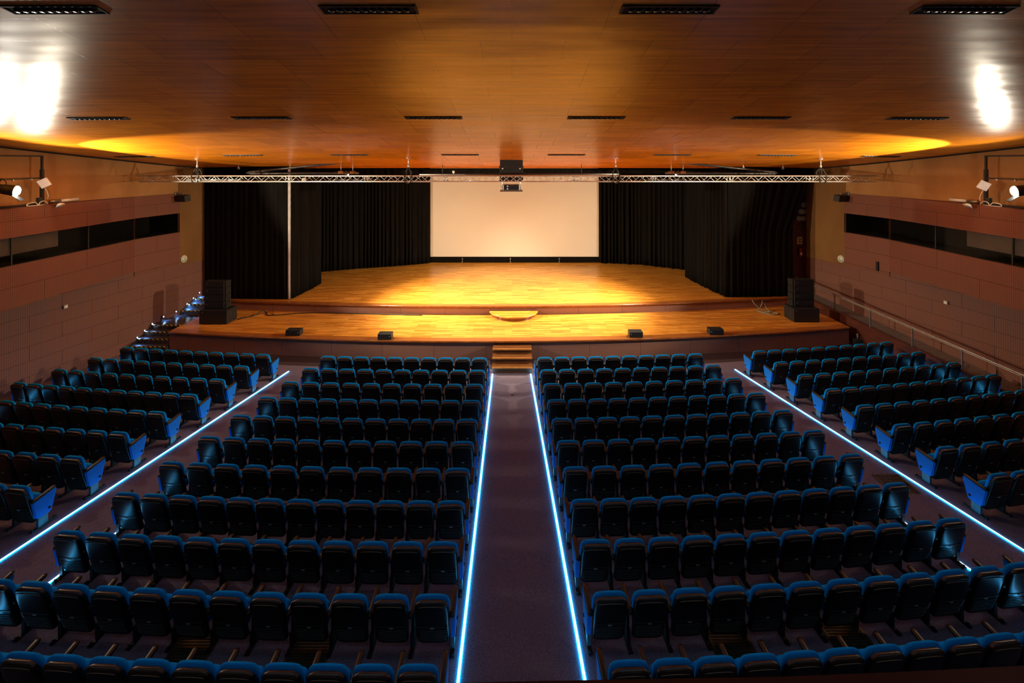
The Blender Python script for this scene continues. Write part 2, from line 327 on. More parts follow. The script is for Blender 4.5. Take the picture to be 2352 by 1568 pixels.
GX = lambda y: 14.55                           # face of the side galleries
GT, WT, WB, GB = 5.85, 5.01, 4.21, 2.96         # gallery top, window top, window bottom, gallery bottom
for side, s in (('left', -1), ('right', 1)):
    mb = MB()
    def wq(y0, y1, z0, z1, off=0.0, flip=False):
        a = (s*(wallx(y0)-off), y0, z0 if not callable(z0) else z0(y0)); b = (s*(wallx(y1)-off), y1, z0 if not callable(z0) else z0(y1))
        c = (b[0], y1, z1 if not callable(z1) else z1(y1)); d = (a[0], y0, z1 if not callable(z1) else z1(y0))
        k = 1.026
        mb.quad(a, b, c, d, [(y0*k, a[2]), (y1*k, b[2]), (y1*k, c[2]), (y0*k, d[2])])
    # lower perforated panelling
    wq(-3, YC, -0.3, 2.78); wq(-3, 20.45, 2.78, 3.3)
    wl = struct(mb.build('wall_'+side, 'tile'))
    # upper ochre plaster
    mb = MB(); n = 24
    for k in range(n):
        y0 = -3+(20.45+3)*k/n; y1 = -3+(20.45+3)*(k+1)/n
        wq(y0, y1, 5.60, lambda y: zceil(y, wallx(y))+0.05)
        wq(20.45, YC, 2.78, lambda y: zceil(y, wallx(y))+0.05)
    mb.build('plaster', 'yellow', wl)
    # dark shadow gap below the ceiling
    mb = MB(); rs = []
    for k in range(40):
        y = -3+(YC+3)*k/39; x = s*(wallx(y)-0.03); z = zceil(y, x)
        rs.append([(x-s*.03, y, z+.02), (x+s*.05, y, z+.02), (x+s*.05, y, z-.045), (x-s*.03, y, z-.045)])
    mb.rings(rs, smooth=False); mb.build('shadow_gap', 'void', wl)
    # gallery box: panels before and after the bend
    mb = MB()
    def gseg(xa, ya, xb, yb, z0, z1, u0, u1, m_=mb):
        m_.quad((s*xa, ya, z0), (s*xb, yb, z0), (s*xb, yb, z1), (s*xa, ya, z1), [(u0, z0), (u1, z0), (u1, z1), (u0, z1)])
    yB = 18.6; yE = 20.5
    F = wallx(yE)-0.03; Bn = 14.50
    for z0, z1 in ((GB, WB), (WT, GT)):
        gseg(Bn, -3, Bn, yB, z0, z1, 0, 21.6)
    for z0, z1 in ((2.78, WB), (WT, GT)):
        gseg(wallx(yB)-.03, yB, F, yE, z0, z1, 21.6, 23.5)
    # ledge top, underside, ends, reveals round the window strip
    D = 0.5
    mb.quad((s*Bn, -3, GT), (s*Bn, yB, GT), (s*wallx(yB), yB, GT), (s*wallx(-3), -3, GT), [(0, 0), (20, 0), (20, .5), (0, .5)])
    mb.quad((s*Bn, -3, GB), (s*Bn, yB, GB), (s*wallx(yB), yB, GB), (s*wallx(-3), -3, GB), [(0, 0), (20, 0), (20, .5), (0, .5)])
    mb.quad((s*(wallx(yB)-.03), yB, GT), (s*F, yE, GT), (s*wallx(yE), yE, GT), (s*wallx(yB), yB, GT), [(0, 0)]*4)
    mb.quad((s*F, yE, 2.78), (s*F, yE, GT), (s*wallx(yE), yE, GT), (s*wallx(yE), yE, 2.78), [(0, 0)]*4)
    mb.quad((s*Bn, yB, GB), (s*Bn, yB, GT), (s*(wallx(yB)+.02), yB, GT), (s*(wallx(yB)+.02), yB, GB), [(0, 0)]*4)
    mb.build('gallery_front', 'tile_gal', wl)
    # window strip: frame edge, glass, room behind it
    wn = struct(thing('window_1' if s < 0 else 'window_2', 'long dark glazed gallery window strip in the %s wall' % side, 'window', (s*Bn, 12, WB)))
    del wn['category']; del wn['label']
    mb = MB()
    gseg(Bn+.04, -3, Bn+.04, yB, WB, WT, 0, 1, mb); gseg(Bn+.04, yB, F+.03, yE-.03, WB, WT, 0, 1, mb)
    mb.build('glass_pane', 'glass', wn)
    mb = MB()
    for y in (6.4, 8.95, 11.5, 14.05, 16.6): mb.box((s*(Bn+.05), y, (WB+WT)/2), (.03, .035, WT-WB))
    mb.build('mullions', 'black', wn)
    mb = MB()   # dark room lining behind the glass
    X2 = Bn+0.95
    for (a, b) in (((Bn+.06, -3), (X2, -3)),): pass
    mb.quad((s*X2, -3, WB-.5), (s*X2, 20.4, WB-.5), (s*X2, 20.4, WT+.1), (s*X2, -3, WT+.1), [(0, 0)]*4)
    mb.quad((s*(Bn+.05), -3, WT+.02), (s*X2, -3, WT+.02), (s*X2, yB, WT+.02), (s*(Bn+.05), yB, WT+.02), [(0, 0)]*4)
    mb.quad((s*(Bn+.05), -3, WB-.02), (s*X2, -3, WB-.02), (s*X2, yB, WB-.02), (s*(Bn+.05), yB, WB-.02), [(0, 0)]*4)
    mb.quad((s*F, yE-.02, WB-.02), (s*(F+1.2), yE-.02, WB-.02), (s*(F+1.2), yE-.02, WT+.02), (s*F, yE-.02, WT+.02), [(0, 0)]*4)
    mb.quad((s*(wallx(yB)-.03), yB, WB-.01), (s*(F+.02), yE, WB-.01), (s*(F+1.2), yE, WB-.01), (s*(X2), yB, WB-.01), [(0, 0)]*4)
    mb.quad((s*(wallx(yB)-.03), yB, WT+.01), (s*(F+.02), yE, WT+.01), (s*(F+1.2), yE, WT+.01), (s*(X2), yB, WT+.01), [(0, 0)]*4)
    mb.build('dark_room_lining', 'void', wn)
    mb = MB()
    mb.box((s*(Bn+.12), 14.82, 4.75), (.02, 1.46, .50)); mb.box((s*(Bn+.11), 10.0, 4.75), (.02, 8.1, .50))
    mb.build('grey_blind', 'blind', wn)
# cut: the plaster/panel behind the window strip is replaced by the gallery room, walls keep standing behind it

mb = MB(); mb.box((0, -3.05, 5), (40, .1, 12)); struct(mb.build('wall_back', 'yellow'))
# stage house: black box round the stage
mb = MB()
mb.box((0, 30.6, 4.5), (34, .1, 9.4)); struct(mb.build('wall_front', 'void'))
mb = MB()
for s in (-1, 1): mb.box((s*17, 26.6, 4.5), (.1, 8.2, 9.4))
mb.box((-15.6, 22.6, 4.5), (3.55, .1, 9.4)); mb.box((17.0, 22.6, 4.5), (4.0, .1, 9.4))
mb.box((0, 26.6, 9.2), (34, 8.2, .1)); mb.box((0, 22.75, 8.2), (30, .1, 2.1))
struct(mb.build('trim_1', 'void'))['label'] = 'black enclosure of the stage house'

# ------------------------------------------------------------------ right-hand ramp, rail, red wall
mb = MB(); AR = 18.0
def rx(y): return AR-0.229*y
yr = [10.2+k*0.6 for k in range(21)]; yr = [y for y in yr if y < 22.5]+[22.5]
for a, b in zip(yr, yr[1:]):
    mb.quad((rx(a), a, zramp(a)), (wallx(a)+.02, a, zramp(a)), (wallx(b)+.02, b, zramp(b)), (rx(b), b, zramp(b)), [(0, 0)]*4)
rp = tag(mb.build('ramp', 'ramp'), 'grey sloping access ramp along the right wall up to the stage', 'ramp')
mb = MB()
for a, b in zip(yr, yr[1:]):
    P = [(rx(a)-.08, a, -.05), (rx(b)-.08, b, -.05), (rx(b)-.08, b, zramp(b)+.06), (rx(a)-.08, a, zramp(a)+.06), (rx(a), a, zramp(a)+.06), (rx(b), b, zramp(b)+.06), (rx(b), b, -.05), (rx(a), a, -.05)]
    mb.add(P, [(0, 1, 2, 3), (3, 2, 5, 4), (4, 5, 6, 7)])
mb.build('retaining_wall', 'redwood', rp)
rail = thing('handrail', 'slim grey metal handrail along the ramp by the right wall', 'handrail', (rx(17)-.04, 17, zramp(17)))
py = [AR/(r+.229) for r in (0.6694, 0.7432, 0.8303, 0.9333, 1.0577)]+[AR*0.694, AR*0.611]
mb = MB()
mb.tube([(rx(y)-.04, y, zramp(y)+.74) for y in (22.2, 20, 18, 16, 14, 12, 10.6)], .024)
mb.build('top_rail', 'railmetal', rail)
mb = MB(); mb.tube([(rx(y)-.04, y, zramp(y)+.69) for y in (22.2, 20, 18, 16, 14, 12, 10.6)], .012); mb.build('lower_rail', 'railmetal', rail)
for y in py:
    mb = MB(); mb.box((rx(y)-.04, y, zramp(y)+.39), (.035, .035, .70)); mb.build('post', 'railmetal', rail)

# ------------------------------------------------------------------ stage
ZS, ZU = 0.69, 1.07
def lip1(x): return 17.52+arc(x)
def lip2(x): return 20.47+arc(x)
def curve_xs(a, b, n=48): return [a+(b-a)*k/n for k in range(n+1)]
def platform(name, label, lipf, xa, xb, yback, z, zlow, band, fas_off=0.09):
    o = thing(name, label, 'stage', (0, lipf(0)+1, zlow))
    X = curve_xs(xa, xb)
    mb = MB()
    for a, b in zip(X, X[1:]):
        p = [(a, lipf(a)+band, z), (b, lipf(b)+band, z), (b, yback(b), z), (a, yback(a), z)]
        mb.quad(*p, [(q[0], q[1]) for q in p])
    mb.build('parquet_deck', 'parquet', o)
    mb = MB()
    for a, b in zip(X, X[1:]):
        p = [(a, lipf(a)+.03, z+.002), (b, lipf(b)+.03, z+.002), (b, lipf(b)+band, z+.002), (a, lipf(a)+band, z+.002)]
        mb.quad(*p, [(q[0], q[1]) for q in p])
    mb.build('border_boards', 'border', o)
    mb = MB(); rs = []
    prof = [(.04, .003), (.012, -.003), (0, -.02), (-.004, -.045), (0, -.065), (.014, -.078), (.08, -.078), (.08, -.02)]
    for x in X: rs.append([(x, lipf(x)+dy, z+dz) for dy, dz in prof])
    mb.rings(rs); mb.build('rounded_nosing', 'nosing', o)
    mb = MB()
    for a, b in zip(X, X[1:]):
        mb.quad((a, lipf(a)+fas_off, zlow), (b, lipf(b)+fas_off, zlow), (b, lipf(b)+fas_off, z-.03), (a, lipf(a)+fas_off, z-.03), [(a, zlow), (b, zlow), (b, z), (a, z)])
    for x in (xa, xb):
        mb.quad((x, lipf(x)+fas_off, zlow), (x, yback(x), zlow), (x, yback(x), z-.002), (x, lipf(x)+fas_off, z-.002), [(0, zlow), (yback(x)-lipf(x), zlow), (yback(x)-lipf(x), z), (0, z)])
    mb.build('panelled_fascia', 'tile_stage', o)
    return o
platform('stage_apron', 'lower curved stage apron with parquet floor and perforated fascia', lip1, -13.15, 13.28, lambda x: lip2(x)+.25, ZS, 0.0, .36)
platform('main_stage', 'raised main stage with glossy parquet in front of the screen', lip2, -12.6, 12.75, lambda x: 30.0, ZU, ZS, .30)
# half-round step
o = thing('half_round_step', 'half-round wooden step against the main stage front', 'step', (0.07, 20.5, ZS))
def half(r, y0, n=28): return [(0.07+r*math.cos(PI+PI*k/n), y0+r*0.92*math.sin(PI+PI*k/n)) for k in range(n+1)]
mb = MB(); mb.poly_prism(half(.97, 20.58), ZS, ZS+.12); mb.build('riser', 'nosing', o)
mb = MB(); mb.poly_prism(half(1.03, 20.58), ZS+.12, ZS+.175); bevel(mb.build('tread', 'parquet', o), .018, 3)
# centre steps
o = thing('stage_steps', 'short flight of wooden steps at the head of the centre aisle', 'steps', (0.0, 16.9, 0))
for z, y in ((.22, 16.45), (.40, 16.80), (.56, 17.18)):
    mb = MB(); mb.box((0.005, (y+17.56)/2+.02, z/2-.02), (1.34, 17.56-y, z-.04)); mb.build('riser', 'steps', o)
    mb = MB(); mb.box((0.005, y+.20, z-.02), (1.38, .40, .04)); mb.build('tread', 'steps', o)
    mb = MB(); mb.box((0.005, y-.006, z-.026), (1.385, .03, .054)); bevel(mb.build('nosing', 'steps_edge', o), .006)

# left-hand stairs
st = thing('side_stairs', 'dark stairs with hazard tape up the left wall beside the stage', 'stairs', (-13.7, 18.9, 0))
T = [(18.42, .17), (18.70, .345), (18.99, .52)]
for k, (y, z) in enumerate(T):
    y1 = T[k+1][0] if k < 2 else 19.29
    xw = -(wallx(y)-.01)
    mb = MB(); mb.box(((xw-13.18)/2, (y+y1)/2+.01, z/2), (-13.18-xw, y1-y+.02, z)); mb.build('step', 'stairs', st)
    mb = MB(); mb.box(((xw-13.18)/2, y-.002, z-.02), (-13.18-xw-.06, .012, .045)); mb.build('tape', 'hazard', st)
xw = -14.38
mb = MB(); mb.poly_prism([(xw, 19.29), (-13.17, 19.29), (-13.17, 20.56), (-14.08, 20.56)], 0, ZS+.001); mb.build('landing', 'landing', st)
mb = MB(); mb.box(((xw-13.18)/2, 19.285, ZS-.02), (-13.18-xw, .012, .045)); mb.build('tape', 'hazard', st)
T = [(20.56, .87), (20.90, 1.04), (21.22, 1.20)]
for k, (y, z) in enumerate(T):
    xw = -(wallx(y)-.01)
    mb = MB(); mb.box(((xw-12.62)/2, y+.17, (z+ZS)/2), (-12.62-xw, .34, z-ZS)); mb.build('step', 'stairs', st)
    mb = MB(); mb.box(((xw-12.62)/2, y-.002, z-.02), (-12.62-xw-.06, .012, .045)); mb.build('tape', 'hazard', st)
mb = MB(); ring = []
for y, z in ((18.2, 0.02), (18.42, .18), (19.0, .46), (19.35, .71), (20.5, .71), (20.62, .88), (21.2, 1.18), (21.5, 1.25)):
    x = -(wallx(y)-.012); ring.append([(x, y, z-.25), (x+.012, y, z-.25), (x+.012, y, z), (x, y, z)])
mb.rings(ring, smooth=False); mb.build('skirting', 'black', st)
# step lights
def wall_at(px, py_, side=-1):
    """pixel on the side wall plane -> world"""
    r = abs(px-1176)/1110.67; y = 18.81/(r+.229); return (side*(wallx(y)), y, ZC-(py_-367)*y/1110.67)
leds = [(314.5, 775), (331.5, 759), (349, 743.5), (375, 727), (404, 715.5), (429, 698), (443.5, 684.5), (457.5, 672)]
nm = ['lowest', 'second lowest', 'third from the bottom', 'fourth from the bottom', 'fifth from the bottom', 'sixth from the bottom', 'second highest', 'highest']
for k, (a, b) in enumerate(leds):
    p = wall_at(a, b)
    o = thing('step_light', 'tiny bluish recessed step light on left wall beside stairs, %s' % nm[k], 'wall light', p, 'step lights beside the left stairs')
    mb = MB(); mb.cyl((p[0]-.005, p[1], p[2]), (p[0]+.012, p[1], p[2]), .05, n=12); mb.build('bezel', 'darkmetal', o)
    mb = MB(); mb.cyl((p[0]+.010, p[1], p[2]), (p[0]+.016, p[1], p[2]), .025, n=12); mb.build('lens', 'ledspot', o)
    light('step_light_glow', 'SPOT', (p[0]+.06, p[1], p[2]), 14, (.12, .38, 1), (p[0]+.45, p[1]-.1, p[2]-.9), parent=o, spot_size=math.radians(110), spot_blend=.6, shadow_soft_size=.02)

# ------------------------------------------------------------------ curtains, screen, border
def curtain(name, label, pts, z0, z1, amp=.07, wl=.28, group='black stage curtains', m='curtain', zfun=None, th=.02, jag=0.0):
    P = [Vector((a, b, 0)) for a, b in pts]
    L = [0]
    for a, b in zip(P, P[1:]): L.append(L[-1]+(b-a).length)
    n = int(L[-1]/wl*8)+2; cs = []
    ph = 0; rnd = random.Random(len(label))
    for k in range(n+1):
        d = L[-1]*k/n
        i = max(j for j in range(len(L)) if L[j] <= d+1e-9); i = min(i, len(P)-2)
        t = (d-L[i])/(L[i+1]-L[i]); p = P[i].lerp(P[i+1], t); tg = (P[i+1]-P[i]).normalized(); nr = Vector((-tg.y, tg.x, 0))
        if k % 9 == 0: wv_ = 0.6+0.9*rnd.random(); am_ = 0.35+0.75*rnd.random()
        ph += 2*PI*(L[-1]/n)/wl*wv_
        cs.append((p, nr, ph, d/L[-1], am_))
    nz = 10; front = []; back = []
    for j in range(nz+1):
        v = j/nz; rf = []; rb = []
        for p, nr, ph, u, am in cs:
            a = amp*(math.sin(ph)*am+0.25*math.sin(2.3*ph+v*1.5))*(0.6+0.5*(1-v))
            q = p+nr*a
            z = z0+(z1-z0)*v + (jag*math.sin(ph*.5)*(1-v))
            if zfun: q, z = zfun(q, z, u, v)
            rf.append((q.x, q.y, z)); rb.append((q.x+nr.x*th, q.y+nr.y*th, z))
        front.append(rf); back.append(rb)
    mb = MB(); W = n+1
    vs = [p for r in front for p in r]+[p for r in back for p in r]; O = W*(nz+1); fs = []
    for j in range(nz):
        for k in range(n):
            a = j*W+k; fs.append((a, a+1, a+W+1, a+W)); fs.append((O+a, O+a+W, O+a+W+1, O+a+1))
    for k in range(n): fs.append((k, O+k, O+k+1, k+1)); a = nz*W+k; fs.append((a, a+1, O+a+1, O+a))
    for j in range(nz): a = j*W; fs.append((a, a+W, O+a+W, O+a)); a = j*W+n; fs.append((a, O+a, O+a+W, a+W))
    mb.add(vs, fs, smooth=True)
    return tag(mb.build(name, m), label, 'curtain', group)
curtain('stage_curtain', 'flat black front curtain on the left side of the stage', [(-13.75, 21.62), (-9.93, 21.45)], ZU+.03, 6.98, .035, .30)
curtain('stage_curtain', 'narrow black side leg curtain turning back at stage left', [(-9.80, 21.5), (-9.70, 22.3), (-9.6, 23.1), (-9.55, 24.1)], ZU+.03, 7.0, .07, .26)
curtain('stage_curtain', 'pleated black rear curtain to the left of the screen', [(-11.2, 26.4), (-10.4, 26.75), (-8.4, 27.6), (-6.3, 28.3), (-4.90, 28.95)], ZU+.03, 7.2, .08, .26)
curtain('stage_curtain', 'pleated black rear curtain to the right of the screen', [(5.20, 29.0), (7.4, 28.6), (9.35, 27.4), (10.2, 26.8)], ZU+.03, 7.2, .09, .27, jag=.015)
curtain('stage_curtain', 'deeply pleated black side leg curtain turning back at stage right', [(9.18, 25.6), (9.25, 24.4), (9.4, 23.2), (9.65, 21.75)], ZU+.03, 7.0, .12, .30)
def tieback(q, z, u, v):
    # outer right curtain swept open: its right edge leans outwards above head height
    e = 12.60+max(0, (z-3.9))*0.36
    e = min(e, 13.85)
    x = 9.72+(e-9.72)*u
    return Vector((x, q.y, 0)), z
curtain('stage_curtain', 'black front curtain at right with its outer edge swept aside', [(9.72, 21.75), (12.62, 21.95)], ZU+.03, 6.95, .05, .26, zfun=tieback)
curtain('stage_curtain', 'thin white lining strip hanging at edge of the left front curtain', [(-9.93, 21.43), (-9.83, 21.47)], ZU+.03, 6.95, .012, .08, m='curtain_white', group='pale curtain lining')
curtain('stage_border', 'low black border cloth hanging above the stage opening', [(-13.5, 22.95), (-6, 23.0), (6, 23.0), (13.5, 22.95)], 6.56, 6.86, .02, .35, group='stage borders', jag=.01)
sc = thing('projection_screen', 'large cream projection screen at the back of the stage', 'screen', (.17, 29.2, 1.1))
mb = MB(); mb.box((.17, 29.22, (1.42+7.05)/2), (10.2, .03, 7.05-1.42)); mb.build('screen_cloth', 'screen', sc)
mb = MB(); mb.box((.17, 29.20, 1.245), (10.2, .05, .34)); mb.build('black_skirt', 'curtain', sc)
for x in (-3.0, -.1, 2.85):
    mb = MB(); mb.cyl((x, 29.14, 1.22), (x, 29.17, 1.36), .035, n=10); mb.cyl((x-.03, 29.14, 1.13), (x+.03, 29.14, 1.13), .06, n=12)
    mb.build('castor', 'railmetal', sc)
    mb = MB()
# ------------------------------------------------------------------ behind the right-hand opening
mb = MB(); mb.box((13.55, 22.80, 3.6), (.66, .10, 5.1)); fr = struct(mb.build('trim_2', 'redwood'))
mb = MB(); mb.box((13.18, 23.2, 3.3), (.5, .05, 4.4)); struct(mb.build('trim_3', 'palegreen'))
mb = MB(); mb.box((13.77, 22.44, 3.9), (.06, .06, 5.7)); struct(mb.build('trim_4', 'black'))
o = thing('fire_extinguisher', 'red fire extinguisher hung on the dark red panel at right', 'fire extinguisher', (13.52, 22.68, 2.75))
mb = MB(); mb.loft([(2.74, 13.52, 22.67, .055, .055), (2.76, 13.52, 22.67, .07, .07), (3.06, 13.52, 22.67, .07, .07), (3.11, 13.52, 22.67, .05, .05), (3.14, 13.52, 22.67, .02, .02)], p=2); mb.build('cylinder', 'red', o)
mb = MB(); mb.box((13.52, 22.66, 3.16), (.10, .04, .03)); mb.tube([(13.48, 22.64, 3.15), (13.43, 22.63, 3.05), (13.44, 22.62, 2.86)], .012); mb.build('valve', 'black', o)
mb = MB(); mb.box((13.52, 22.597, 2.88), (.09, .006, .12)); mb.build('label', 'white', o)
o = thing('safety_sign', 'small yellowish safety sign above the fire extinguisher', 'sign', (13.53, 22.74, 3.35))
mb = MB(); mb.box((13.53, 22.74, 3.47), (.23, .012, .33)); mb.build('plate', 'signyellow', o)
mb = MB(); mb.box((13.50, 22.731, 3.47), (.045, .006, .25)); mb.box((13.575, 22.731, 3.53), (.05, .006, .09)); mb.box((13.575, 22.731, 3.40), (.05, .006, .09)); mb.build('symbols', 'redwood', o)
k = 0
for x, z, dsc in ((13.71, 5.15, 'highest'), (13.72, 4.83, 'middle right'), (13.58, 4.84, 'middle left'), (13.71, 4.51, 'lowest right'), (13.49, 4.51, 'lowest left')):
    o = thing('round_plate', 'pale round ring-shaped plate beside right curtain edge, %s' % dsc, 'plate', (x, 22.74, z), 'round plates beside the right curtain')
    mb = MB(); mb.tube([(x+.095*math.cos(t*PI/8), 22.72, z+.095*math.sin(t*PI/8)) for t in range(16)], .02, 6, closed=True); mb.build('rim', 'beige', o)
    mb = MB(); mb.cyl((x, 22.745, z), (x, 22.725, z), .05, n=14); mb.build('centre', 'beige', o)

# ------------------------------------------------------------------ truss
TY, TZ = 18.2, ZC-0.71
tr = thing('lighting_truss', 'long silver lattice lighting truss hanging across the hall', 'truss', (0, TY, TZ))
H = .105
for dy, dz, a, b in ((-.11, H, -14.05, 13.72), (-.11, -H, -13.95, 13.62), (.11, H, -14.05, 13.72), (.11, -H, -13.95, 13.62)):
    mb = MB(); mb.tube([(a, TY+dy, TZ+dz), (b, TY+dy, TZ+dz)], .022, 10); mb.build('chord', 'metal', tr)
for dy, up in ((-.11, True), (.11, False)):
    mb = MB(); x = -13.9
    while x < 13.3:
        z0, z1 = (-H, H) if up else (H, -H)
        mb.tube([(x, TY+dy, TZ+z0), (x+.256, TY+dy, TZ+z1)], .0085, 5); x += .256; up = not up
    mb.build('lacing', 'metal', tr)
mb = MB(); x = -13.9; up = True
while x < 13.2:
    a, b = (-.11, .11) if up else (.11, -.11)
    mb.tube([(x, TY+a, TZ-H), (x+.5, TY+b, TZ-H)], .007, 5); x += .5; up = not up
mb.build('lacing', 'metal', tr)
for x in (-8.4, -5.45, -2.5, 2.4, 5.3, 8.2, 11.2):
    for e in (-.06, .06):
        mb = MB(); mb.tube([(x+e, TY-.11, TZ-H), (x+e, TY-.11, TZ+H)], .014, 6); mb.tube([(x+e, TY+.11, TZ-H), (x+e, TY+.11, TZ+H)], .014, 6); mb.build('joint', 'metal', tr)
for k, (x, nmx) in enumerate(((-11.85, 'far left'), (-3.9, 'left of the screen'), (3.9, 'right of the screen'), (11.62, 'far right'))):
    o = thing('truss_hanger', 'black sling and chrome hook holding up the truss, %s' % nmx, 'hanger', (x, TY, TZ+.1), 'truss hangers')
    zc = zceil(TY, x)
    mb = MB(); mb.cyl((x, TY, TZ+.48), (x, TY, zc), .016, n=8); mb.cyl((x, TY, TZ+.42), (x, TY, TZ+.52), .035, n=10); mb.cyl((x, TY, zc-.03), (x, TY, zc), .08, n=12); mb.build('hook_rod', 'metal', o)
    mb = MB()
    for e in (-1, 1):
        mb.tube([(x, TY, TZ+.44), (x+e*.08, TY-.06, TZ+.30), (x+e*.13, TY-.14, TZ+.12), (x+e*.10, TY-.15, TZ-.12), (x, TY-.14, TZ-.17)], .02, 6)
        mb.tube([(x, TY, TZ+.44), (x+e*.10, TY+.10, TZ+.25), (x+e*.05, TY+.15, TZ-.12)], .018, 6)
    mb.build('sling', 'black', o)
for x, wd, dsc in ((-11.2, 2.1, 'far left'), (-5.9, 1.7, 'left centre'), (5.7, 1.6, 'right centre')):
    o = thing('dimmer_bar', 'black cable and socket bar lying inside truss, %s' % dsc, 'socket bar', (x, TY, TZ-.04), 'socket bars in the truss')
    mb = MB(); mb.box((x, TY, TZ-.045), (wd, .09, .06)); mb.build('bar', 'black', o)
    for q in (-.28, .0, .3):
        mb = MB(); mb.box((x+q*wd, TY-.05, TZ-.045), (.16, .012, .022)); mb.build('socket_label', 'plate', o)
for x, nmx in ((-7.75, 'left'),):
    mb = MB(); mb.box((x, TY-.16, TZ-.03), (.14, .10, .13), rz=.3); tag(bevel(mb.build('junction_box', 'beige'), .015), 'small cream box clipped to the truss at left', 'box')
# extra rigging above the truss: two hairpin curtain tracks, eyes
for s, nmx in ((-1, 'left'), (1, 'right')):
    o = thing('curtain_track', 'dark hairpin curtain track under the ceiling at %s' % nmx, 'track', (s*8, 20.4, ZC-.3))
    mb = MB()
    pts = [(s*6.85, 20.4, ZC-.10), (s*8.6, 20.4, ZC-.26), (s*10.3, 20.4, ZC-.45), (s*11.1, 20.45, ZC-.515), (s*11.25, 20.5, ZC-.555), (s*11.1, 20.5, ZC-.585), (s*10, 20.5, ZC-.58), (s*6.5, 20.5, ZC-.56)]
    mb.tube(pts, .045, 8); mb.build('rail', 'darkmetal', o)
    L = Vector((s*7.0, 20.62, ZC-.60)); d = (Vector((s*.2, 21.6, 1.0))-L).normalized()
    f = thing('stage_downlight', 'small brown stage lamp hung on two rods beside the curtain track at %s' % nmx, 'spotlight', tuple(L), 'stage downlights')
    mb = MB(); mb.tube([L-d*.16, L-d*.13, L+d*.02, L+d*.03], [.04, .06, .075, .07], 14); mb.build('housing', 'nosing', f)
    mb = MB(); mb.cyl(L+d*.028, L+d*.036, .06, n=14); mb.build('lens', 'lens', f)
    mb = MB(); mb.tube([L-d*.06+Vector((-.09, 0, 0)), L+Vector((-.09, 0, .12)), L+Vector((.09, 0, .12)), L-d*.06+Vector((.09, 0, 0))], .01, 6); mb.build('yoke', 'darkmetal', f)
    for x in (6.75, 7.25):
        mb = MB(); mb.cyl((s*x, 20.5, ZC-.56), (s*x, 20.5, zceil(20.5)), .014, n=6); mb.build('drop_rod', 'metal', o)
        mb = MB(); mb.box((s*x, 20.5, ZC-.53), (.22, .10, .10)); mb.build('pulley_block', 'nosing', o)
mb = MB(); mb.tube([(-4, 20.9, ZC-.64), (-.5, 20.9, ZC-.64), (3.0, 20.9, ZC-.62), (4.6, 20.9, ZC-.62)], .035, 8); mb.cyl((-3, 20.9, ZC-.64), (-3, 20.9, zceil(20.9)), .012, n=6); mb.cyl((3, 20.9, ZC-.62), (3, 20.9, zceil(20.9)), .012, n=6); tag(mb.build('curtain_track', 'darkmetal'), 'straight dark bar above the truss in front of the screen', 'track')
mb = MB(); mb.cyl((-2.56, 20.85, ZC-.52), (-2.48, 20.85, ZC-.52), .05, n=12); mb.tube([(-2.52, 20.85, ZC-.5), (-2.52, 20.9, ZC-.62)], .012, 6); tag(mb.build('pulley', 'white'), 'small white pulley on the bar above the truss', 'pulley')
for x, nmx in ((-11.7, 'outer left'), (-9.5, 'inner left'), (9.9, 'inner right'), (11.6, 'outer right')):
    y = 20.7; z = zceil(y, x)
    mb = MB(); mb.tube([(x, y, z), (x, y, z-.10)], .01, 6); mb.tube([(x+.04*math.cos(t*PI/6), y, z-.14+.04*math.sin(t*PI/6)) for t in range(12)], .012, 6, closed=True)
    tag(mb.build('ceiling_eye', 'metal'), 'small metal eye hook in the ceiling edge, %s' % nmx, 'hook', 'ceiling eye hooks')

# projector on its lift
PY = 19.25; px0 = (1174.5-1176)/1110.67*PY
o = thing('projector', 'grey and black projector hanging on its lift in front of the screen', 'projector', (px0, PY, ZC-1.2))
mb = MB(); mb.box((px0+.0, PY, ZC-1.09), (.64, .6, .24)); bevel(mb.build('body', 'metal', o), .02, 3)
mb = MB(); mb.box((px0+.0, PY-.302, ZC-1.08), (.60, .02, .20)); bevel(mb.build('rear_panel', 'black', o), .01)
for q in (-.24, -.06, .08, .21):
    mb = MB(); mb.tube([(px0+q+.052*math.cos(t*PI/8), PY-.314, ZC-1.08+.052*math.sin(t*PI/8)) for t in range(16)], .008, 6, closed=True); mb.cyl((px0+q, PY-.31, ZC-1.08), (px0+q, PY-.325, ZC-1.08), .014, n=10); mb.build('fan', 'darkmetal', o)
for q in (.045, -.055):
    mb = MB(); mb.box((px0-.15, PY-.316, ZC-1.08+q), (.055, .01, .05)); mb.build('socket_panel', 'white', o)
o = thing('projector_lift', 'black ceiling lift housing with hanging tray for the projector', 'lift', (px0, PY, ZC))
zc = zceil(PY)
mb = MB(); mb.box((px0, PY, ZC-.28), (.90, .62, .56)); bevel(mb.build('housing', 'black', o), .01)
mb = MB(); mb.box((px0, PY-.32, ZC-.27), (.98, .03, .05)); mb.box((px0, PY-.32, ZC-.40), (.78, .03, .02)); mb.build('cross_bar', 'darkmetal', o)
mb = MB(); mb.box((px0, PY, ZC-.74), (.92, .6, .20)); mb.build('scissor_box', 'black', o)
mb = MB(); mb.box((px0, PY, ZC-1.225), (.88, .66, .03)); mb.build('tray', 'redwood', o)
for sx in (-1, 1):
    for sy in (-1, 1):
        mb = MB(); mb.cyl((px0+sx*.36, PY+sy*.28, ZC-1.22), (px0+sx*.36, PY+sy*.28, ZC-.62), .012, n=6); mb.build('rod', 'metal', o)
    mb = MB(); mb.cyl((px0+sx*.34, PY-.335, ZC-.34), (px0+sx*.34, PY-.30, ZC-.34), .03, n=10); mb.build('pulley', 'metal', o)
mb = MB()
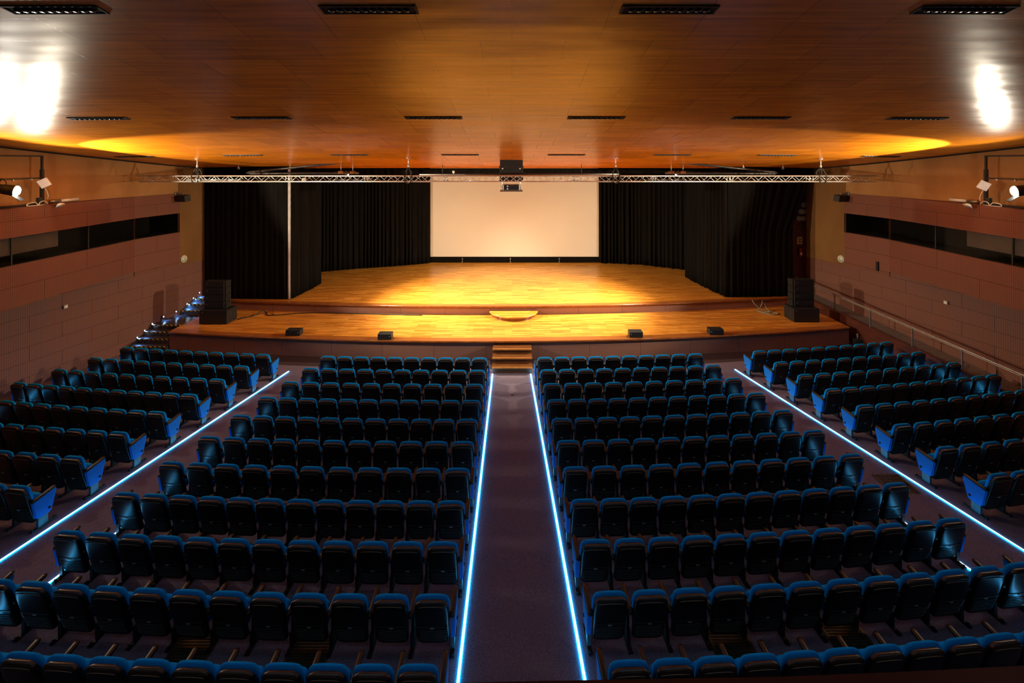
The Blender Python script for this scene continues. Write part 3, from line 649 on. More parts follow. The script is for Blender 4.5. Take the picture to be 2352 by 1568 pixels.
for r_, ox in ((.07, -.42), (.09, -.40), (.06, -.38)):
    mb.tube([(px0+ox+r_*math.cos(t*PI/7), PY-.1+.03*math.sin(t), ZC-.98+r_*1.2*math.sin(t*PI/7)) for t in range(14)], .009, 5, closed=True)
mb.tube([(px0-.36, PY-.1, ZC-.90), (px0-.25, PY-.1, ZC-.84), (px0-.15, PY, ZC-.8)], .009, 5)
tag(mb.build('cable_loop', 'beige'), 'coiled pale cable beside the projector', 'cable')

# ------------------------------------------------------------------ loudspeakers
def pa_stack(s, nmx, x0, x1, y0, zn):
    """x0..x1: width of subwoofer, y0: face nearest the hall"""
    xc = (x0+x1)/2
    o = thing('subwoofer', 'wide black subwoofer under the line array at the %s of the stage' % nmx, 'loudspeaker', (xc, y0+.35, ZS), 'subwoofers')
    mb = MB(); mb.box((xc, y0+.36, ZS+.29), (x1-x0, .70, .54)); bevel(mb.build('cabinet', 'speaker', o), .015)
    xi = x1 if s < 0 else x0
    for q in (.22, .48):
        mb = MB(); mb.box((xi, y0+q, ZS+.32), (.012, .16, .20)); mb.build('handle', 'black', o)
    for ax in (.1, -.1):
        for ay in (.08, .62):
            mb = MB(); xx = (x0+.1) if ax > 0 else (x1-.1); mb.cyl((xx, y0+ay, ZS), (xx, y0+ay, ZS+.03), .03, n=10); mb.build('foot', 'black', o)
    mb = MB(); mb.box((xc+.42*(-1 if s > 0 else -1), y0+.008, ZS+.48), (.03, .012, .03)); mb.build('badge', 'plate', o)
    xm = xc + (-.09 if s < 0 else .03)
    ang = [.03, .05, .07, .10]; z = ZS+.565; names = ['lowest', 'second from bottom', 'third from bottom', 'topmost']
    for k in range(4):
        o = thing('line_array_speaker', 'black line array cabinet on the %s stack, %s' % (nmx, names[k]), 'loudspeaker', (xm, y0+.4, z), '%s line array cabinets' % nmx)
        hh = .275; rot = Matrix.Rotation(-ang[k]*.6, 3, 'X') @ Matrix.Rotation(0, 3, 'Z')
        mb = MB(); mb.box((xm, y0+.40, z+hh/2), (.80, .36, hh-.012), mtx=rot); bevel(mb.build('cabinet', 'speaker', o), .012)
        mb = MB()
        mb.box((xm-s*.435, y0+.42, z+hh/2), (.07, .34, hh-.03), mtx=rot)
        for q in (-.1, 0, .1): mb.box((xm-s*.475, y0+.42+q, z+hh/2), (.014, .05, hh-.07), mtx=rot)
        mb.build('side_grille', 'grille', o)
        mb = MB(); mb.box((xm-.28*1, y0+.214-ang[k]*.02, z+hh/2+.03), (.035, .01, .02)); mb.build('badge', 'plate', o)
        z += hh+.004
pa_stack(-1, 'left', -12.5, -11.38, 19.30, 0)
pa_stack(1, 'right', 11.40, 12.45, 19.55, 0)
for (a, b, yb), nmx in zip(((651, 692, 772), (863, 902, 781), (1443, 1481, 776), (1627, 1667, 770)), ('leftmost', 'second from the left', 'third from the left', 'rightmost')):
    d = (ZC-ZS)*1110.67/(yb-367); x = ((a+b)/2-1176)/1110.67*d; wd = (b-a)/1110.67*d*.80
    o = thing('stage_monitor', 'low black front-fill speaker on the apron edge, %s' % nmx, 'loudspeaker', (x, d+.17, ZS), 'front-fill speakers')
    sd = -1 if x < 0 else 1
    mb = MB(); mb.box((x, d+.17, ZS+.11), (wd, .32, .21)); bevel(mb.build('cabinet', 'speaker', o), .012)
    mb = MB(); mb.box((x+sd*wd*-.38*(1), d+.008, ZS+.13), (.03, .012, .03)); mb.build('badge', 'plate', o)
    mb = MB(); mb.box((x, d+.333, ZS+.11), (wd-.05, .012, .16)); mb.build('grille', 'grille', o)
# cables on stage
def cable(name, label, pts, r, m, n=6):
    P = []
    for k in range(len(pts)-1):
        for t in (0, .25, .5, .75):
            p0 = pts[max(k-1, 0)]; p1 = pts[k]; p2 = pts[k+1]; p3 = pts[min(k+2, len(pts)-1)]
            P.append(tuple(.5*((2*p1[i])+(-p0[i]+p2[i])*t+(2*p0[i]-5*p1[i]+4*p2[i]-p3[i])*t*t+(-p0[i]+3*p1[i]-3*p2[i]+p3[i])*t**3) for i in range(3)))
    P.append(pts[-1]); mb = MB(); mb.tube(P, r, n); return tag(mb.build(name, m), label, 'cable')
cable('stage_cable', 'dark cable looped on the apron beside the left subwoofer', [(-11.3, 19.9, ZS+.02), (-10.9, 20.3, ZS+.02), (-10.7, 20.7, ZS+.10), (-10.5, 20.75, ZS+.02), (-10.2, 20.4, ZS+.02), (-8.5, 20.75, ZS+.02), (-5, 20.5, ZS+.02), (-3.8, 20.45, ZS+.02)], .018, 'black')
cable('stage_cable', 'thin reddish cable lying near the left subwoofer', [(-11.3, 20.1, ZS+.015), (-10.8, 20.55, ZS+.015), (-10.4, 20.9, ZS+.06), (-10.2, 20.65, ZS+.015), (-10.05, 20.4, ZS+.015)], .012, 'redwood')
cable('stage_cable', 'grey green cable hanging over the right main stage edge', [(10.55, 21.25, ZS+.42), (10.6, 21.17, ZS+.30), (10.75, 21.1, ZS+.15), (11.0, 21.05, ZS+.02), (11.15, 20.9, ZS+.015), (11.35, 20.75, ZS+.015), (11.3, 20.55, ZS+.015), (11.0, 20.5, ZS+.015), (10.75, 20.9, ZS+.02)], .016, 'cable_green')
cable('stage_cable', 'coiled grey green cable on the apron by the right speakers', [(11.0, 21.25, ZS+.40), (10.92, 21.15, ZS+.25), (10.8, 21.1, ZS+.10), (10.65, 21.05, ZS+.02), (10.85, 20.85, ZS+.015), (11.1, 20.8, ZS+.02), (11.1, 21.1, ZS+.12), (11.05, 21.2, ZS+.3)], .016, 'cable_green')
o = thing('stage_box', 'small black stage box on the floor at the right end of the apron', 'box', (13.55, 18.9, 0))
mb = MB(); mb.box((13.52, 18.9, .14), (.34, .3, .28)); bevel(mb.build('case', 'black', o), .01)
mb = MB(); mb.cyl((13.5, 18.9, .28), (13.5, 18.9, .42), .02, n=8); mb.cyl((13.5, 18.9, .42), (13.5, 18.9, .46), .04, n=10); mb.build('knob', 'plate', o)

# ------------------------------------------------------------------ wall fittings
for s, nmx in ((-1, 'left'), (1, 'right')):
    # black wall loudspeaker above the ochre panel
    y = 20.35; x = s*(wallx(y)-.30); z = ZC-(455-367)*y/1110.67
    o = thing('wall_speaker', 'small black loudspeaker bracketed high on the %s wall' % nmx, 'loudspeaker', (s*wallx(y), y, z))
    R = Matrix.Rotation(s*.25, 3, 'Z') @ Matrix.Rotation(.15, 3, 'X')
    mb = MB(); mb.box((x, y, z), (.50, .28, .26), mtx=R); bevel(mb.build('cabinet', 'speaker', o), .012)
    mb = MB(); mb.box((x, y-.15, z-.015), (.46, .02, .22), mtx=R); mb.build('grille', 'grille', o)
    mb = MB(); mb.tube([(x, y, z+.12), (x, y, z+.20), (s*(wallx(y)-.0), y, z+.20)], .03, 8); mb.cyl((s*(wallx(y)-.03), y, z+.2), (s*wallx(y), y, z+.2), .08, n=12); mb.build('bracket', 'railmetal', o)
    # round device with green light
    px = 421.5 if s < 0 else 1932.5
    p = wall_at(px, 594.5, s)
    o = thing('round_wall_unit', 'round white wall unit with a green light on the %s ochre panel' % nmx, 'wall unit', p)
    mb = MB(); mb.cyl((p[0]+s*.01, p[1], p[2]), (p[0]-s*.04, p[1]-.01, p[2]), .155, .15, n=24); mb.build('rim', 'white', o)
    mb = MB(); mb.cyl((p[0]-s*.03, p[1]-.01, p[2]), (p[0]-s*.048, p[1]-.012, p[2]), .12, n=24); mb.build('face', 'beige', o)
    mb = MB(); mb.cyl((p[0]-s*.045, p[1]-.06, p[2]+.02), (p[0]-s*.055, p[1]-.06, p[2]+.02), .022, n=10); mb.build('indicator', 'green_led', o)
    px, pyy = ((148, 704) if s < 0 else (2175, 694.5)); p = wall_at(px, pyy, s)
    o = thing('wall_box', 'small pale rectangular box on the %s wall panelling' % nmx, 'wall box', p)
    mb = MB(); mb.box((p[0]-s*.03, p[1], p[2]), (.06, .14, .11)); bevel(mb.build('cover', 'beige', o), .01)
    mb = MB(); mb.box((p[0]-s*.063, p[1], p[2]-.01), (.006, .08, .05)); mb.build('lens_cover', 'white', o)
p = wall_at(2018.5, 611, 1)
mb = MB(); mb.box((p[0]-.07, p[1], p[2]), (.03, .10, .36)); tag(mb.build('wall_slot', 'black'), 'narrow dark vertical slot in the right wall panelling', 'wall slot')
# gallery frames with spotlights
for s, nmx in ((-1, 'left'), (1, 'right')):
    X = s*14.9; yF = 15.33 if s < 0 else 15.20
    o = thing('lighting_gantry', 'black steel pipe frame standing on the %s gallery ledge' % nmx, 'frame', (X, yF, GT))
    mb = MB(); mb.box((X, yF, (GT+ZC-.30)/2), (.09, .07, ZC-.30-GT)); mb.box((X, yF, (ZC-.4+ZC+.14)/2), (.055, .05, .54)); mb.build('post', 'black', o)
    mb = MB(); mb.box((X, yF-4.4, (GT+ZC+.14)/2), (.06, .05, ZC+.14-GT)); mb.build('post', 'black', o)
    mb = MB(); mb.box((X, yF-2.2, ZC+.12), (.05, 4.45, .045)); mb.build('top_bar', 'black', o)
    mb = MB(); mb.box((X, yF-2.2, ZC-.575), (.05, 4.45, .045)); mb.build('cross_bar', 'black', o)
    for q in (.35, .9, 1.7):
        mb = MB(); mb.box((X, yF-q, ZC-.61), (.06, .03, .05)); mb.build('clamp', 'metal', o)
    # spotlight
    k = 0 if s < 0 else 1; L = Vector(LAMPS[k]); T_ = Vector(TARGETS[k]); d = (T_-L).normalized(); a = Vector((0, 0, 1)).cross(d).normalized(); u = d.cross(a)
    R = Matrix((a, u, d)).transposed()
    o = thing('stage_spotlight', 'lit stage spotlight clamped to the frame on the %s gallery' % nmx, 'spotlight', tuple(L))
    body = L-d*.34
    mb = MB(); rs = []
    for t, r in ((-.62, .07), (-.58, .11), (-.30, .14), (-.10, .155), (-.03, .165), (-.015, .165)):
        rs.append([L+d*t+a*math.cos(2*PI*q/20)*r+u*math.sin(2*PI*q/20)*r for q in range(20)])
    mb.rings(rs); mb.build('housing', 'darkmetal', o)
    mb = MB(); mb.tube([L-d*.014, L+d*.0, L+d*.035, L+d*.062, L+d*.078, L+d*.083], [.148, .148, .130, .10, .055, .012], 24); mb.build('lens', 'lens', o)
    mb = MB()
    e = L-d*.02; mb.box(tuple(e-u*.19+d*.10), (.28, .01, .24), mtx=R @ Matrix.Rotation(.5, 3, 'X')); mb.build('barn_door', 'black', o)
    mb = MB(); c = L-d*.30
    mb.tube([c-a*.17, c-a*.18+Vector((0, 0, .2)), c+Vector((0, 0, .30)), c+a*.18+Vector((0, 0, .2)), c+a*.17], .012, 6); mb.tube([c+Vector((0, 0, .30)), (X, c.y, ZC-.59)], .014, 6); mb.build('yoke', 'black', o)
    cable('spotlight_cable', 'thin black cable under the %s stage spotlight' % nmx, [tuple(L-d*.5), tuple(L-d*.45-Vector((0, 0, .25))), (X-s*.05, L.y-.2, GT+.05), (X+s*.1, L.y+.3, GT+.03)], .01, 'black')
    # tilted white box on the post
    zb = ZC-(420-367)*yF/1110.67-(.08 if s > 0 else 0)
    o = thing('antenna_box', 'square white box mounted tilted on the %s frame post' % nmx, 'box', (X-s*.12, yF, zb))
    Rb = Matrix.Rotation(s*.45, 3, 'Y') @ Matrix.Rotation(s*.35, 3, 'Z')
    mb = MB(); mb.box((X-s*.13, yF-.06, zb), (.27, .09, .27), mtx=Matrix.Rotation(-s*.62, 3, 'Z') @ Matrix.Rotation(s*.5, 3, 'Y')); bevel(mb.build('case', 'white', o), .02, 3)
    mb = MB(); mb.tube([(X-s*.1, yF, zb), (X, yF, zb+.02)], .02, 6); mb.build('arm', 'beige', o)
    cable('antenna_cable', 'thin pale cable hanging from the white box on the %s frame' % nmx, [(X-s*.10, yF-.02, zb-.15), (X-s*.16, yF, zb-.27), (X-s*.2, yF, zb-.42), (X-s*.17, yF, zb-.5)], .008, 'white')
    o = thing('tube_light', 'pale fluorescent batten lying on the %s gallery ledge' % nmx, 'batten', (X, yF+.7, GT+.05))
    mb = MB(); mb.tube([(X, yF+.25, GT+.07), (X, yF+.62, GT+.07)], .045, 10); mb.build('dark_end', 'railmetal', o)
    mb = MB(); mb.tube([(X, yF+.64, GT+.07), (X, yF+1.25, GT+.07)], .05, 10); mb.build('pale_end', 'white', o)
    o = thing('floodlight', 'small round pale floodlight hanging over the %s gallery edge' % nmx, 'floodlight', (s*14.5, yF+.12, GT))
    c = Vector((s*14.30, yF-.02, GT-.04)); d2 = Vector((-s*.55, .1, -.8)).normalized()
    mb = MB(); mb.cyl(c-d2*.08, c, .05, .13, n=18); mb.build('shade', 'white', o)
    mb = MB(); mb.cyl(c+d2*.001, c+d2*.008, .11, n=18); mb.build('lens', 'beige', o)
    mb = MB(); mb.tube([c-d2*.08, (s*14.6, yF+.05, GT+.06), (s*14.75, yF+.05, GT+.02)], .012, 6); mb.build('bracket', 'black', o)
    cable('ledge_cable', 'tangle of pale cable on the %s gallery ledge by the post' % nmx, [(s*14.62, yF-.1, GT+.02), (s*14.62, yF-.2, GT+.13), (s*14.62, yF-.35, GT+.10), (s*14.6, yF-.42, GT+.02), (s*14.62, yF-.5, GT+.11), (s*14.62, yF-.7, GT+.09), (s*14.6, yF-.75, GT+.02), (s*14.6, yF-.2, GT+.02)], .012, 'beige')
    mb = MB(); mb.box((s*14.72, yF-.28, GT+.12), (.10, .10, .24)); tag(mb.build('transformer_box', 'black'), 'small black upright box on the %s gallery ledge' % nmx, 'box')
    mb = MB(); mb.tube([(s*14.66, yF-.45, GT+.05), (s*14.66, yF-3.5, GT+.05)], .035, 8); tag(mb.build('conduit', 'black'), 'black conduit lying along the %s gallery ledge' % nmx, 'conduit')

# ------------------------------------------------------------------ ceiling light fittings
def fitting(px, y, dist, lab, Lx=1.30, skew=0):
    x = (px-1176)/1110.67*y
    zc = zceil(y, x); sl = (zceil(y+.2, x)-zceil(y-.2, x))/.4
    ax = (zceil(y, x+.3)-zceil(y, x-.3))/.6
    o = thing('ceiling_light', lab, 'ceiling light', (x, y, zc), 'recessed ten-lamp ceiling lights')
    R = Matrix((Vector((1, 0, ax)).normalized(), Vector((0, 1, sl)).normalized(), Vector((-ax, -sl, 1)).normalized())).transposed()
    P = lambda a, b, c: Vector((x, y, zc))+R @ Vector((a, b, c))
    mb = MB()
    for c, d_ in (((0, -.095, -.008), (Lx+.03, .018, .022)), ((0, .095, -.008), (Lx+.03, .018, .022)), ((-Lx/2-.006, 0, -.008), (.018, .19, .022)), ((Lx/2+.006, 0, -.008), (.018, .19, .022))):
        mb.box(P(*c), d_, mtx=R)
    mb.build('frame', 'black', o)
    mb = MB(); mb.box(P(0, 0, -.006), (Lx, .175, .012), mtx=R); mb.build('backplate', 'void', o)
    for k in range(10):
        q = -Lx*.40+Lx*.80*k/9
        mb = MB(); mb.cyl(P(q, 0, -.010), P(q, 0, -.034), .040, .034, n=14); mb.build('lamp', 'bulb', o)
    light('fill_light', 'SPOT', P(0, 0, -.08), FILL_W, FILL_COL, P(0, 0, -.08)-Vector((0, 0, 1)), parent=o, spot_size=math.radians(112), spot_blend=1.0, shadow_soft_size=.3)  # added fill spot; the fitting's own lamps are off
o_ = ['leftmost', 'second from left', 'third from left', 'fourth from left', 'fifth from left', 'sixth from left', 'seventh from left', 'rightmost']
for k, px in enumerate((127, 848, 1536, 2214)): fitting(px, 6.1, 0, 'black ten-lamp ceiling light in the nearest row, %s' % (['leftmost', 'second from left', 'third from left', 'rightmost'][k]), 1.18)
for k, px in enumerate((227, 602, 996, 1369, 1746, 2105)): fitting(px, 11.25, 0, 'black ten-lamp ceiling light in the middle row, %s' % (o_[k] if k < 5 else 'rightmost'))
for k, px in enumerate((309, 557, 803, 1057, 1301, 1544, 1785, 2022)): fitting(px, 17.3, 0, 'black ten-lamp ceiling light in the row nearest the stage, %s' % o_[k])
for k, x in enumerate((-11.5, -3.8, 3.8, 11.5)):
    light('fill_light', 'SPOT', (x, 1.0, zceil(1.0, x)-.1), FILL_W*4, FILL_COL, (x, 1.0, 0), spot_size=math.radians(140), spot_blend=1, shadow_soft_size=.3)  # more added fill from overhead, with no fitting built

# ------------------------------------------------------------------ LED aisle strips
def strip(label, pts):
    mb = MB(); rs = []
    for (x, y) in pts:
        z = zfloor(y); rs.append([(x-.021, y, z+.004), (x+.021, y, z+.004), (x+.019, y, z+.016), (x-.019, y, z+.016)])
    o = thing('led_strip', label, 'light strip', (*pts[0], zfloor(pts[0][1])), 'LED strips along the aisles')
    mb.rings(rs, smooth=False); mb.build('halo_channel', 'led', o)
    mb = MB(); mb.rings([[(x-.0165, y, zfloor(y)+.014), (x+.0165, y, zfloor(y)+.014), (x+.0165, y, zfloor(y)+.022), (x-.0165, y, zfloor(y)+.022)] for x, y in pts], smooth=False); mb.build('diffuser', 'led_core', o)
def line(xa, ya, xb, yb, n=12): return [(xa+(xb-xa)*k/n, ya+(yb-ya)*k/n) for k in range(n+1)]
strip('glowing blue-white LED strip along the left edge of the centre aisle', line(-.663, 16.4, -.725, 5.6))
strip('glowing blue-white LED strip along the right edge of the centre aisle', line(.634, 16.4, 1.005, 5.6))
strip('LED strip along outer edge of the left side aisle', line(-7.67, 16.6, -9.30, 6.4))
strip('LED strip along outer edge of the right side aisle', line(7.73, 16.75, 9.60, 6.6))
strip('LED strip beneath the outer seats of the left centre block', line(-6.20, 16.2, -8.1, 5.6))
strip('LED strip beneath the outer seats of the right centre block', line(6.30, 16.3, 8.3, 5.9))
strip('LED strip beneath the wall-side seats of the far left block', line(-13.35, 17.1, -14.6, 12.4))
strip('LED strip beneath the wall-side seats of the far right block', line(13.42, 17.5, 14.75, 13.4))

# floor gratings
def grating(x, y, lab, wd=.56, dp=.62):
    z = zfloor(y); o = thing('floor_grating', lab, 'grating', (x, y, z), 'floor air gratings')
    mb = MB(); 
    for c, d_ in (((x, y-dp/2, z+.008), (wd, .04, .012)), ((x, y+dp/2, z+.008), (wd, .04, .012)), ((x-wd/2, y, z+.008), (.04, dp, .012)), ((x+wd/2, y, z+.008), (.04, dp, .012))): mb.box(c, d_)
    mb.build('frame', 'grating', o)
    mb = MB(); n = 14
    for k in range(n): mb.box((x, y-dp/2+dp*(k+.5)/n, z+.009), (wd-.03, dp/n*.55, .010))
    mb.build('slats', 'grating', o)
    mb = MB(); mb.box((x, y, z+.003), (wd, dp, .004)); mb.build('tray', 'black', o)
def at_floor(px, py_):
    y = 6.78*1110.67/(py_-400); return ((px-1176)/1110.67*y, y)
for px, py_, lab in ((437, 1498, 'first floor grating from the left behind the second nearest row'), (705, 1510, 'second floor grating from the left behind the second nearest row'), (1690, 1500, 'third floor grating from the left behind the second nearest row'), (1957, 1478, 'rightmost floor grating behind the second nearest row')):
    grating(*at_floor(px, py_), lab)
grating(*at_floor(2058, 1112), 'floor grating in the right side aisle')

# ------------------------------------------------------------------ theatre seats
# local frame: origin on the floor under the seat, facing +y (the stage)
TOPY = -0.30
def rear(z):      # depth of the back surface of the shell at height z
    return interp(z, [(.12, -.120), (.30, -.180), (.46, -.222), (.60, -.258), (.72, -.288), (.80, -.302), (.86, -.300)])
def archw(dz, w0):   # half width below the rounded top
    return interp(dz, [(0, w0-.105), (.006, w0-.075), (.018, w0-.045), (.038, w0-.022), (.065, w0-.008), (.11, w0), (.5, w0)])
def g_shell():
    mb = MB(); pr = []
    for z in (.125, .14, .16, .22, .30, .40, .50, .60, .68, .74, .78, .80, .82, .832, .838):
        w_ = archw(.838-z, .240) if z > .6 else interp(z, [(.125, .185), (.14, .21), (.16, .222), (.30, .230), (.60, .240)])
        hd = interp(z, [(.125, .03), (.16, .05), (.6, .055), (.76, .045), (.838, .022)])
        pr.append((z, 0, rear(z)+hd, w_, hd))
    mb.loft(pr, 28, 5); return mb
def g_ridge():
    mb = MB(); pts = []
    for t in range(-12, 13):
        a = t/12; x = .200*a; z = .806-.030*abs(a)**4; pts.append((x, -.303+.016*abs(a)**6, z))
    pts = [(-.224, -.275, .735)]+pts+[(.224, -.275, .735)]
    pr = [(.800, 0, -.272, archw(.06, .243), .030), (.825, 0, -.272, archw(.03, .243), .030), (.845, 0, -.268, archw(.012, .243), .026), (.857, 0, -.262, archw(0, .243), .016)]
    mb.loft(pr, 24, 5); return mb
def g_glint():  # thin tube drawn as the highlight on the rim
    mb = MB(); pts = []
    for t in range(-12, 13):
        a = t/12; pts.append((.195*a, -.3045+.018*abs(a)**6, .800-.026*abs(a)**4))
    mb.tube(pts, .0045, 5); return mb
def g_cushion():
    mb = MB(); pr = []
    for z in (.34, .36, .50, .62, .70, .76, .80, .835, .858, .872, .880):
        w_ = archw(.880-z, .247) if z > .6 else interp(z, [(.34, .16), (.36, .205), (.50, .236), (.62, .247)])
        hd = interp(z, [(.34, .03), (.36, .04), (.62, .05), (.80, .046), (.86, .036), (.88, .02)])
        pr.append((z, 0, rear(min(z, .8))+.072+.034, w_, hd*.80))
    mb.loft(pr, 28, 3.4); return mb
def g_seat():
    mb = MB()   # tipped-up seat
    pr = []
    for z, y, hw, hd in ((.28, -.03, .18, .03), (.30, -.03, .20, .055), (.42, .0, .212, .065), (.50, .02, .205, .055), (.555, .03, .19, .045), (.58, .035, .16, .03)):
        pr.append((z, 0, y, hw, hd))
    mb.loft(pr, 24, 3.6); return mb
def g_slats():
    mb = MB()
    for k in range(6):
        z = .200+.036*k; pts = [(x*.195, rear(z-.012*(1-x*x))-.001, z-.014*(1-x*x)) for x in [-1+q/5 for q in range(11)]]
        mb.tube(pts, .0055, 5)
    return mb
def g_seam():
    mb = MB(); mb.box((0, rear(.445)-.001, .445), (.42, .010, .009)); return mb
def g_plate():
    mb = MB(); mb.box((0, rear(.42)-.003, .42), (.055, .008, .015)); return mb
def g_arm(sx):
    mb = MB(); x = sx; rs = []
    for y, z, w_, h_ in ((-.22, .575, .028, .018), (-.19, .582, .034, .024), (0, .60, .034, .024), (.18, .625, .034, .022), (.215, .628, .026, .014)):
        rs.append([(x+w_*a, y, z+h_*b) for a, b in ((-1, -1), (-.6, -1), (.6, -1), (1, -1), (1, .5), (.7, 1), (-.7, 1), (-1, .5))])
    mb.rings(rs); return mb
def g_leg(sx):
    mb = MB(); mb.box((sx, .0, .30), (.035, .14, .56)); mb.box((sx, -.05, .12), (.05, .12, .22)); return mb
def g_foot(sx):
    mb = MB(); mb.box((sx, .0, .018), (.06, .46, .03)); mb.cyl((sx, -.20, .03), (sx, -.20, .055), .02, n=10); mb.cyl((sx, .2, .03), (sx, .2, .05), .018, n=8); return mb
def g_panel(sx, s):
    mb = MB(); x0, x1 = sx-s*.015, sx+s*.040
    P = [(-.215, .565), (.20, .615), (.215, .56), (.115, .235), (.08, .215), (-.115, .215), (-.15, .235)]
    vs = [(x0, y, z) for y, z in P]+[(x1, y*.97-.0, z) for y, z in P]; n = len(P)
    fs = [tuple(range(n)), tuple(range(2*n-1, n-1, -1))]+[(k, n+k, n+(k+1) % n, (k+1) % n) for k in range(n)]
    mb.add(vs, fs); return mb
def g_knob(sx, s):
    mb = MB(); mb.cyl((sx+s*.038, .075, .30), (sx+s*.056, .075, .30), .026, .022, n=14); return mb
HP = .275
SP = {}
def part_mesh(key, mb, m): SP[key] = (key, mb.mesh(key, m))
part_mesh('back_shell', g_shell(), 'shell'); part_mesh('shell_rim', g_ridge(), 'ridge'); part_mesh('backrest_cushion', g_cushion(), 'fabric')
part_mesh('seat_cushion', g_seat(), 'fabric'); part_mesh('rim_glint', g_glint(), 'rim_glint'); part_mesh('vent_slats', g_slats(), 'slat'); part_mesh('back_seam', g_seam(), 'slat'); part_mesh('number_plate', g_plate(), 'plate')
AM = {}
for s in (-1, 1):
    AM[s] = dict(end_leg=g_leg(s*HP).mesh('leg', 'leg_end'), armrest=g_arm(s*HP).mesh('armrest', 'arm'), leg=g_leg(s*HP).mesh('leg', 'leg'), foot=g_foot(s*HP).mesh('foot', 'leg'),
                 side_panel=g_panel(s*HP, s).mesh('side_panel', 'panel_blue'), panel_knob=g_knob(s*HP, s).mesh('panel_knob', 'leg'))
def seat_parts(sides, ends):
    """list of (name, mesh, label, subparts)"""
    L = [('back_shell', SP['back_shell'][1], 'glossy black moulded back shell', [('shell_rim', SP['shell_rim'][1]), ('rim_glint', SP['rim_glint'][1]), ('vent_slats', SP['vent_slats'][1]), ('back_seam', SP['back_seam'][1]), ('number_plate', SP['number_plate'][1])]),
         ('backrest_cushion', SP['backrest_cushion'][1], None, []), ('seat_cushion', SP['seat_cushion'][1], None, [])]
    for s in sides:
        L.append(('armrest', AM[s]['armrest'], None, [])); L.append(('leg', AM[s]['end_leg' if s in ends else 'leg'], None, [('foot', AM[s]['foot'])]))
        if s in ends: L.append(('side_panel', AM[s]['side_panel'], 'bright blue end panel', [('panel_knob', AM[s]['panel_knob'])]))
    return L
PROTO = {}
def proto_copy(sides, ends):
    """first use builds the seat, later uses copy it with its parts and sub-parts"""
    key = (sides, ends)
    if key not in PROTO:
        r = bpy.data.objects.new('theatre_seat', None); r.empty_display_size = .2; COL.objects.link(r)
        for nme, me, lab, subs in seat_parts(sides, ends):
            p = bpy.data.objects.new(nme, me); COL.objects.link(p); p.parent = r
            if lab: p['label'] = lab
            for sn, sm in subs:
                q = bpy.data.objects.new(sn, sm); COL.objects.link(q); q.parent = p
        PROTO[key] = r; return r
    src = PROTO[key]; r = src.copy(); COL.objects.link(r)
    for c in src.children:
        d = c.copy(); COL.objects.link(d); d.parent = r
        for g in c.children:
            e = g.copy(); COL.objects.link(e); e.parent = d
    return r
ORD = ['1st', '2nd', '3rd']+['%dth' % k for k in range(4, 20)]
blocks = []
def rows(blk, nrows, count, xin, xout):
    for i in range(nrows):
        n = count(i); a = xin(i); b = xout(i)
        for k in range(n): blocks.append((blk, i, k, n, a+(b-a)*k/(n-1)))
cnt = lambda i: 10 if i < 3 else 11 if i < 7 else 12 if i < 10 else 13
rows('left centre', 11, cnt, lambda i: -1.04-.009*i, lambda i: -5.96-.167*i)
rows('right centre', 11, cnt, lambda i: 1.05+.036*i, lambda i: 6.02+.183*i)
rows('far left', 8, cnt, lambda i: -8.16-.167*i, lambda i: -13.08-.28*i)
rows('far right', 8, cnt, lambda i: 8.26+.188*i, lambda i: 13.10+.345*i)
seats = []
for blk, i, k, n, x in blocks:
    dtop = 15.46-.974*i+arc(x); y = dtop-TOPY*math.cos(math.atan(2*A2*(x+1.33)))
    th = math.atan(2*A2*(x+1.33)); xx = x+TOPY*math.sin(th)*-1*0 - .0
    px = 1176+1110.67*x/dtop
    half = .27*1110.67/dtop
    if px < -half-10 or px > 2352+half+10: continue
    seats.append((dtop, blk, i, k, n, x, y, th))
seats.sort()
near, far = seats[:300], seats[300:]
def cfg(blk, k, n):
    s = -1 if 'left' in blk else 1         # index k counts from the inner aisle outwards
    inner, outer = -s, s
    sides = (inner,) if k < n-1 else (inner, outer)
    ends = ()
    if k == 0: ends += (inner,)
    if k == n-1: ends += (outer,)
    return sides, ends
for d, blk, i, k, n, x, y, th in near:
    sides, ends = cfg(blk, k, n)
    o = proto_copy(sides, ends)
    o.location = (x, y, zfloor(y)); o.rotation_euler = (0, 0, th)
    aisle = 'centre aisle' if 'centre' in blk else 'side aisle'
    if k == 0: lab = 'blue-sided theatre seat beside the %s, %s row from stage, %s block' % (aisle, ORD[i], blk)
    elif k == n-1: lab = 'outermost blue-sided theatre seat, %s row from stage, %s block' % (ORD[i], blk)
    else: lab = 'blue and black theatre seat, %s from %s, %s row from stage, %s block' % (ORD[k], aisle, ORD[i], blk)
    tag(o, lab, 'theatre seat', 'theatre seats in the %s block' % blk)
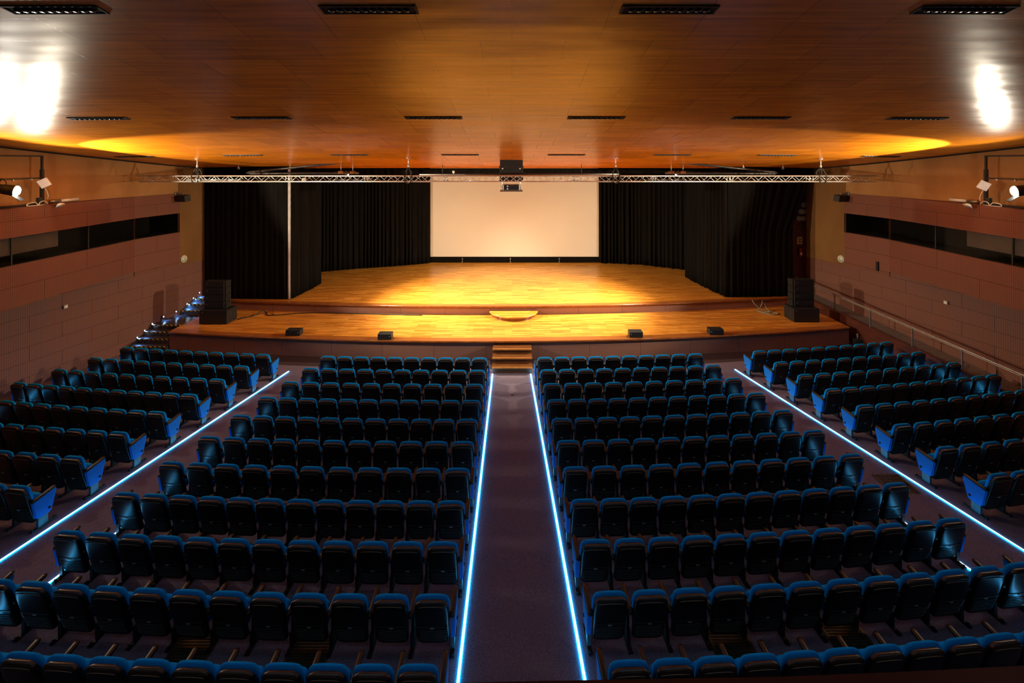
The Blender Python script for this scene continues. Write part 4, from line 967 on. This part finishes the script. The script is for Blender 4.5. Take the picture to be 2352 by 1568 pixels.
# the farthest seats, past the three hundred nearest, as one object
vs = []; fs = []; mi = []; mats = []
for d, blk, i, k, n, x, y, th in far:
    T4 = Matrix.Translation((x, y, zfloor(y))) @ Matrix.Rotation(th, 4, 'Z')
    for nme, me, lab, subs in seat_parts(*cfg(blk, k, n)):
        for me_ in [me]+[q[1] for q in subs]:
            mt = me_.materials[0]
            if mt not in mats: mats.append(mt)
            o0 = len(vs); vs += [tuple(T4 @ v.co) for v in me_.vertices]
            for p in me_.polygons: fs.append(tuple(o0+q for q in p.vertices)); mi.append((mats.index(mt), p.use_smooth))
me = bpy.data.meshes.new('theatre_seats'); me.from_pydata(vs, [], fs)
for mt in mats: me.materials.append(mt)
me.polygons.foreach_set('material_index', [a for a, b in mi]); me.polygons.foreach_set('use_smooth', [b for a, b in mi]); me.update()
o = bpy.data.objects.new('theatre_seats', me); COL.objects.link(o)
tag(o, 'farthest blue and black theatre seats in the rows nearest the stage', 'theatre seats', kind='stuff')
print('SEATS', len(seats), 'near', len(near), 'far', len(far), 'far rows', sorted(set((f[1], f[2]) for f in far)))

# ------------------------------------------------------------------ balcony parapet under the camera
o = thing('balcony_parapet', 'dark red wooden balcony rail at the bottom edge', 'parapet', (0, .9, ZC-2.0))
mb = MB(); rs = []
for px, py_ in ((-400, 1600), (600, 1577), (1059, 1567.5), (1200, 1564), (1800, 1553.5), (2100, 1541), (2352, 1528), (2700, 1506)):
    y = 1.0*1110.67/(py_-367); x = (px-1176)/1110.67*y
    rs.append([(x, y, ZC-1.0), (x, y, ZC-1.05), (x, y-.20, ZC-1.05), (x, y-.20, ZC-1.0)])
mb.rings(rs, smooth=False); mb.build('cap_rail', 'redwood', o)
mb = MB(); rs2 = []
for r in rs: x, y, z = r[0]; rs2.append([(x, y-.03, ZC-1.05), (x, y-.03, ZC-2.2), (x, y-.10, ZC-2.2), (x, y-.10, ZC-1.05)])
mb.rings(rs2, smooth=False); mb.build('front_board', 'redwood', o)
mb = MB(); mb.box((0, -1.1, ZC-2.1), (30, 3.7, .2)); tag(mb.build('balcony_floor', 'redwood'), 'balcony floor behind the dark red rail', 'balcony floor')['kind'] = 'structure'
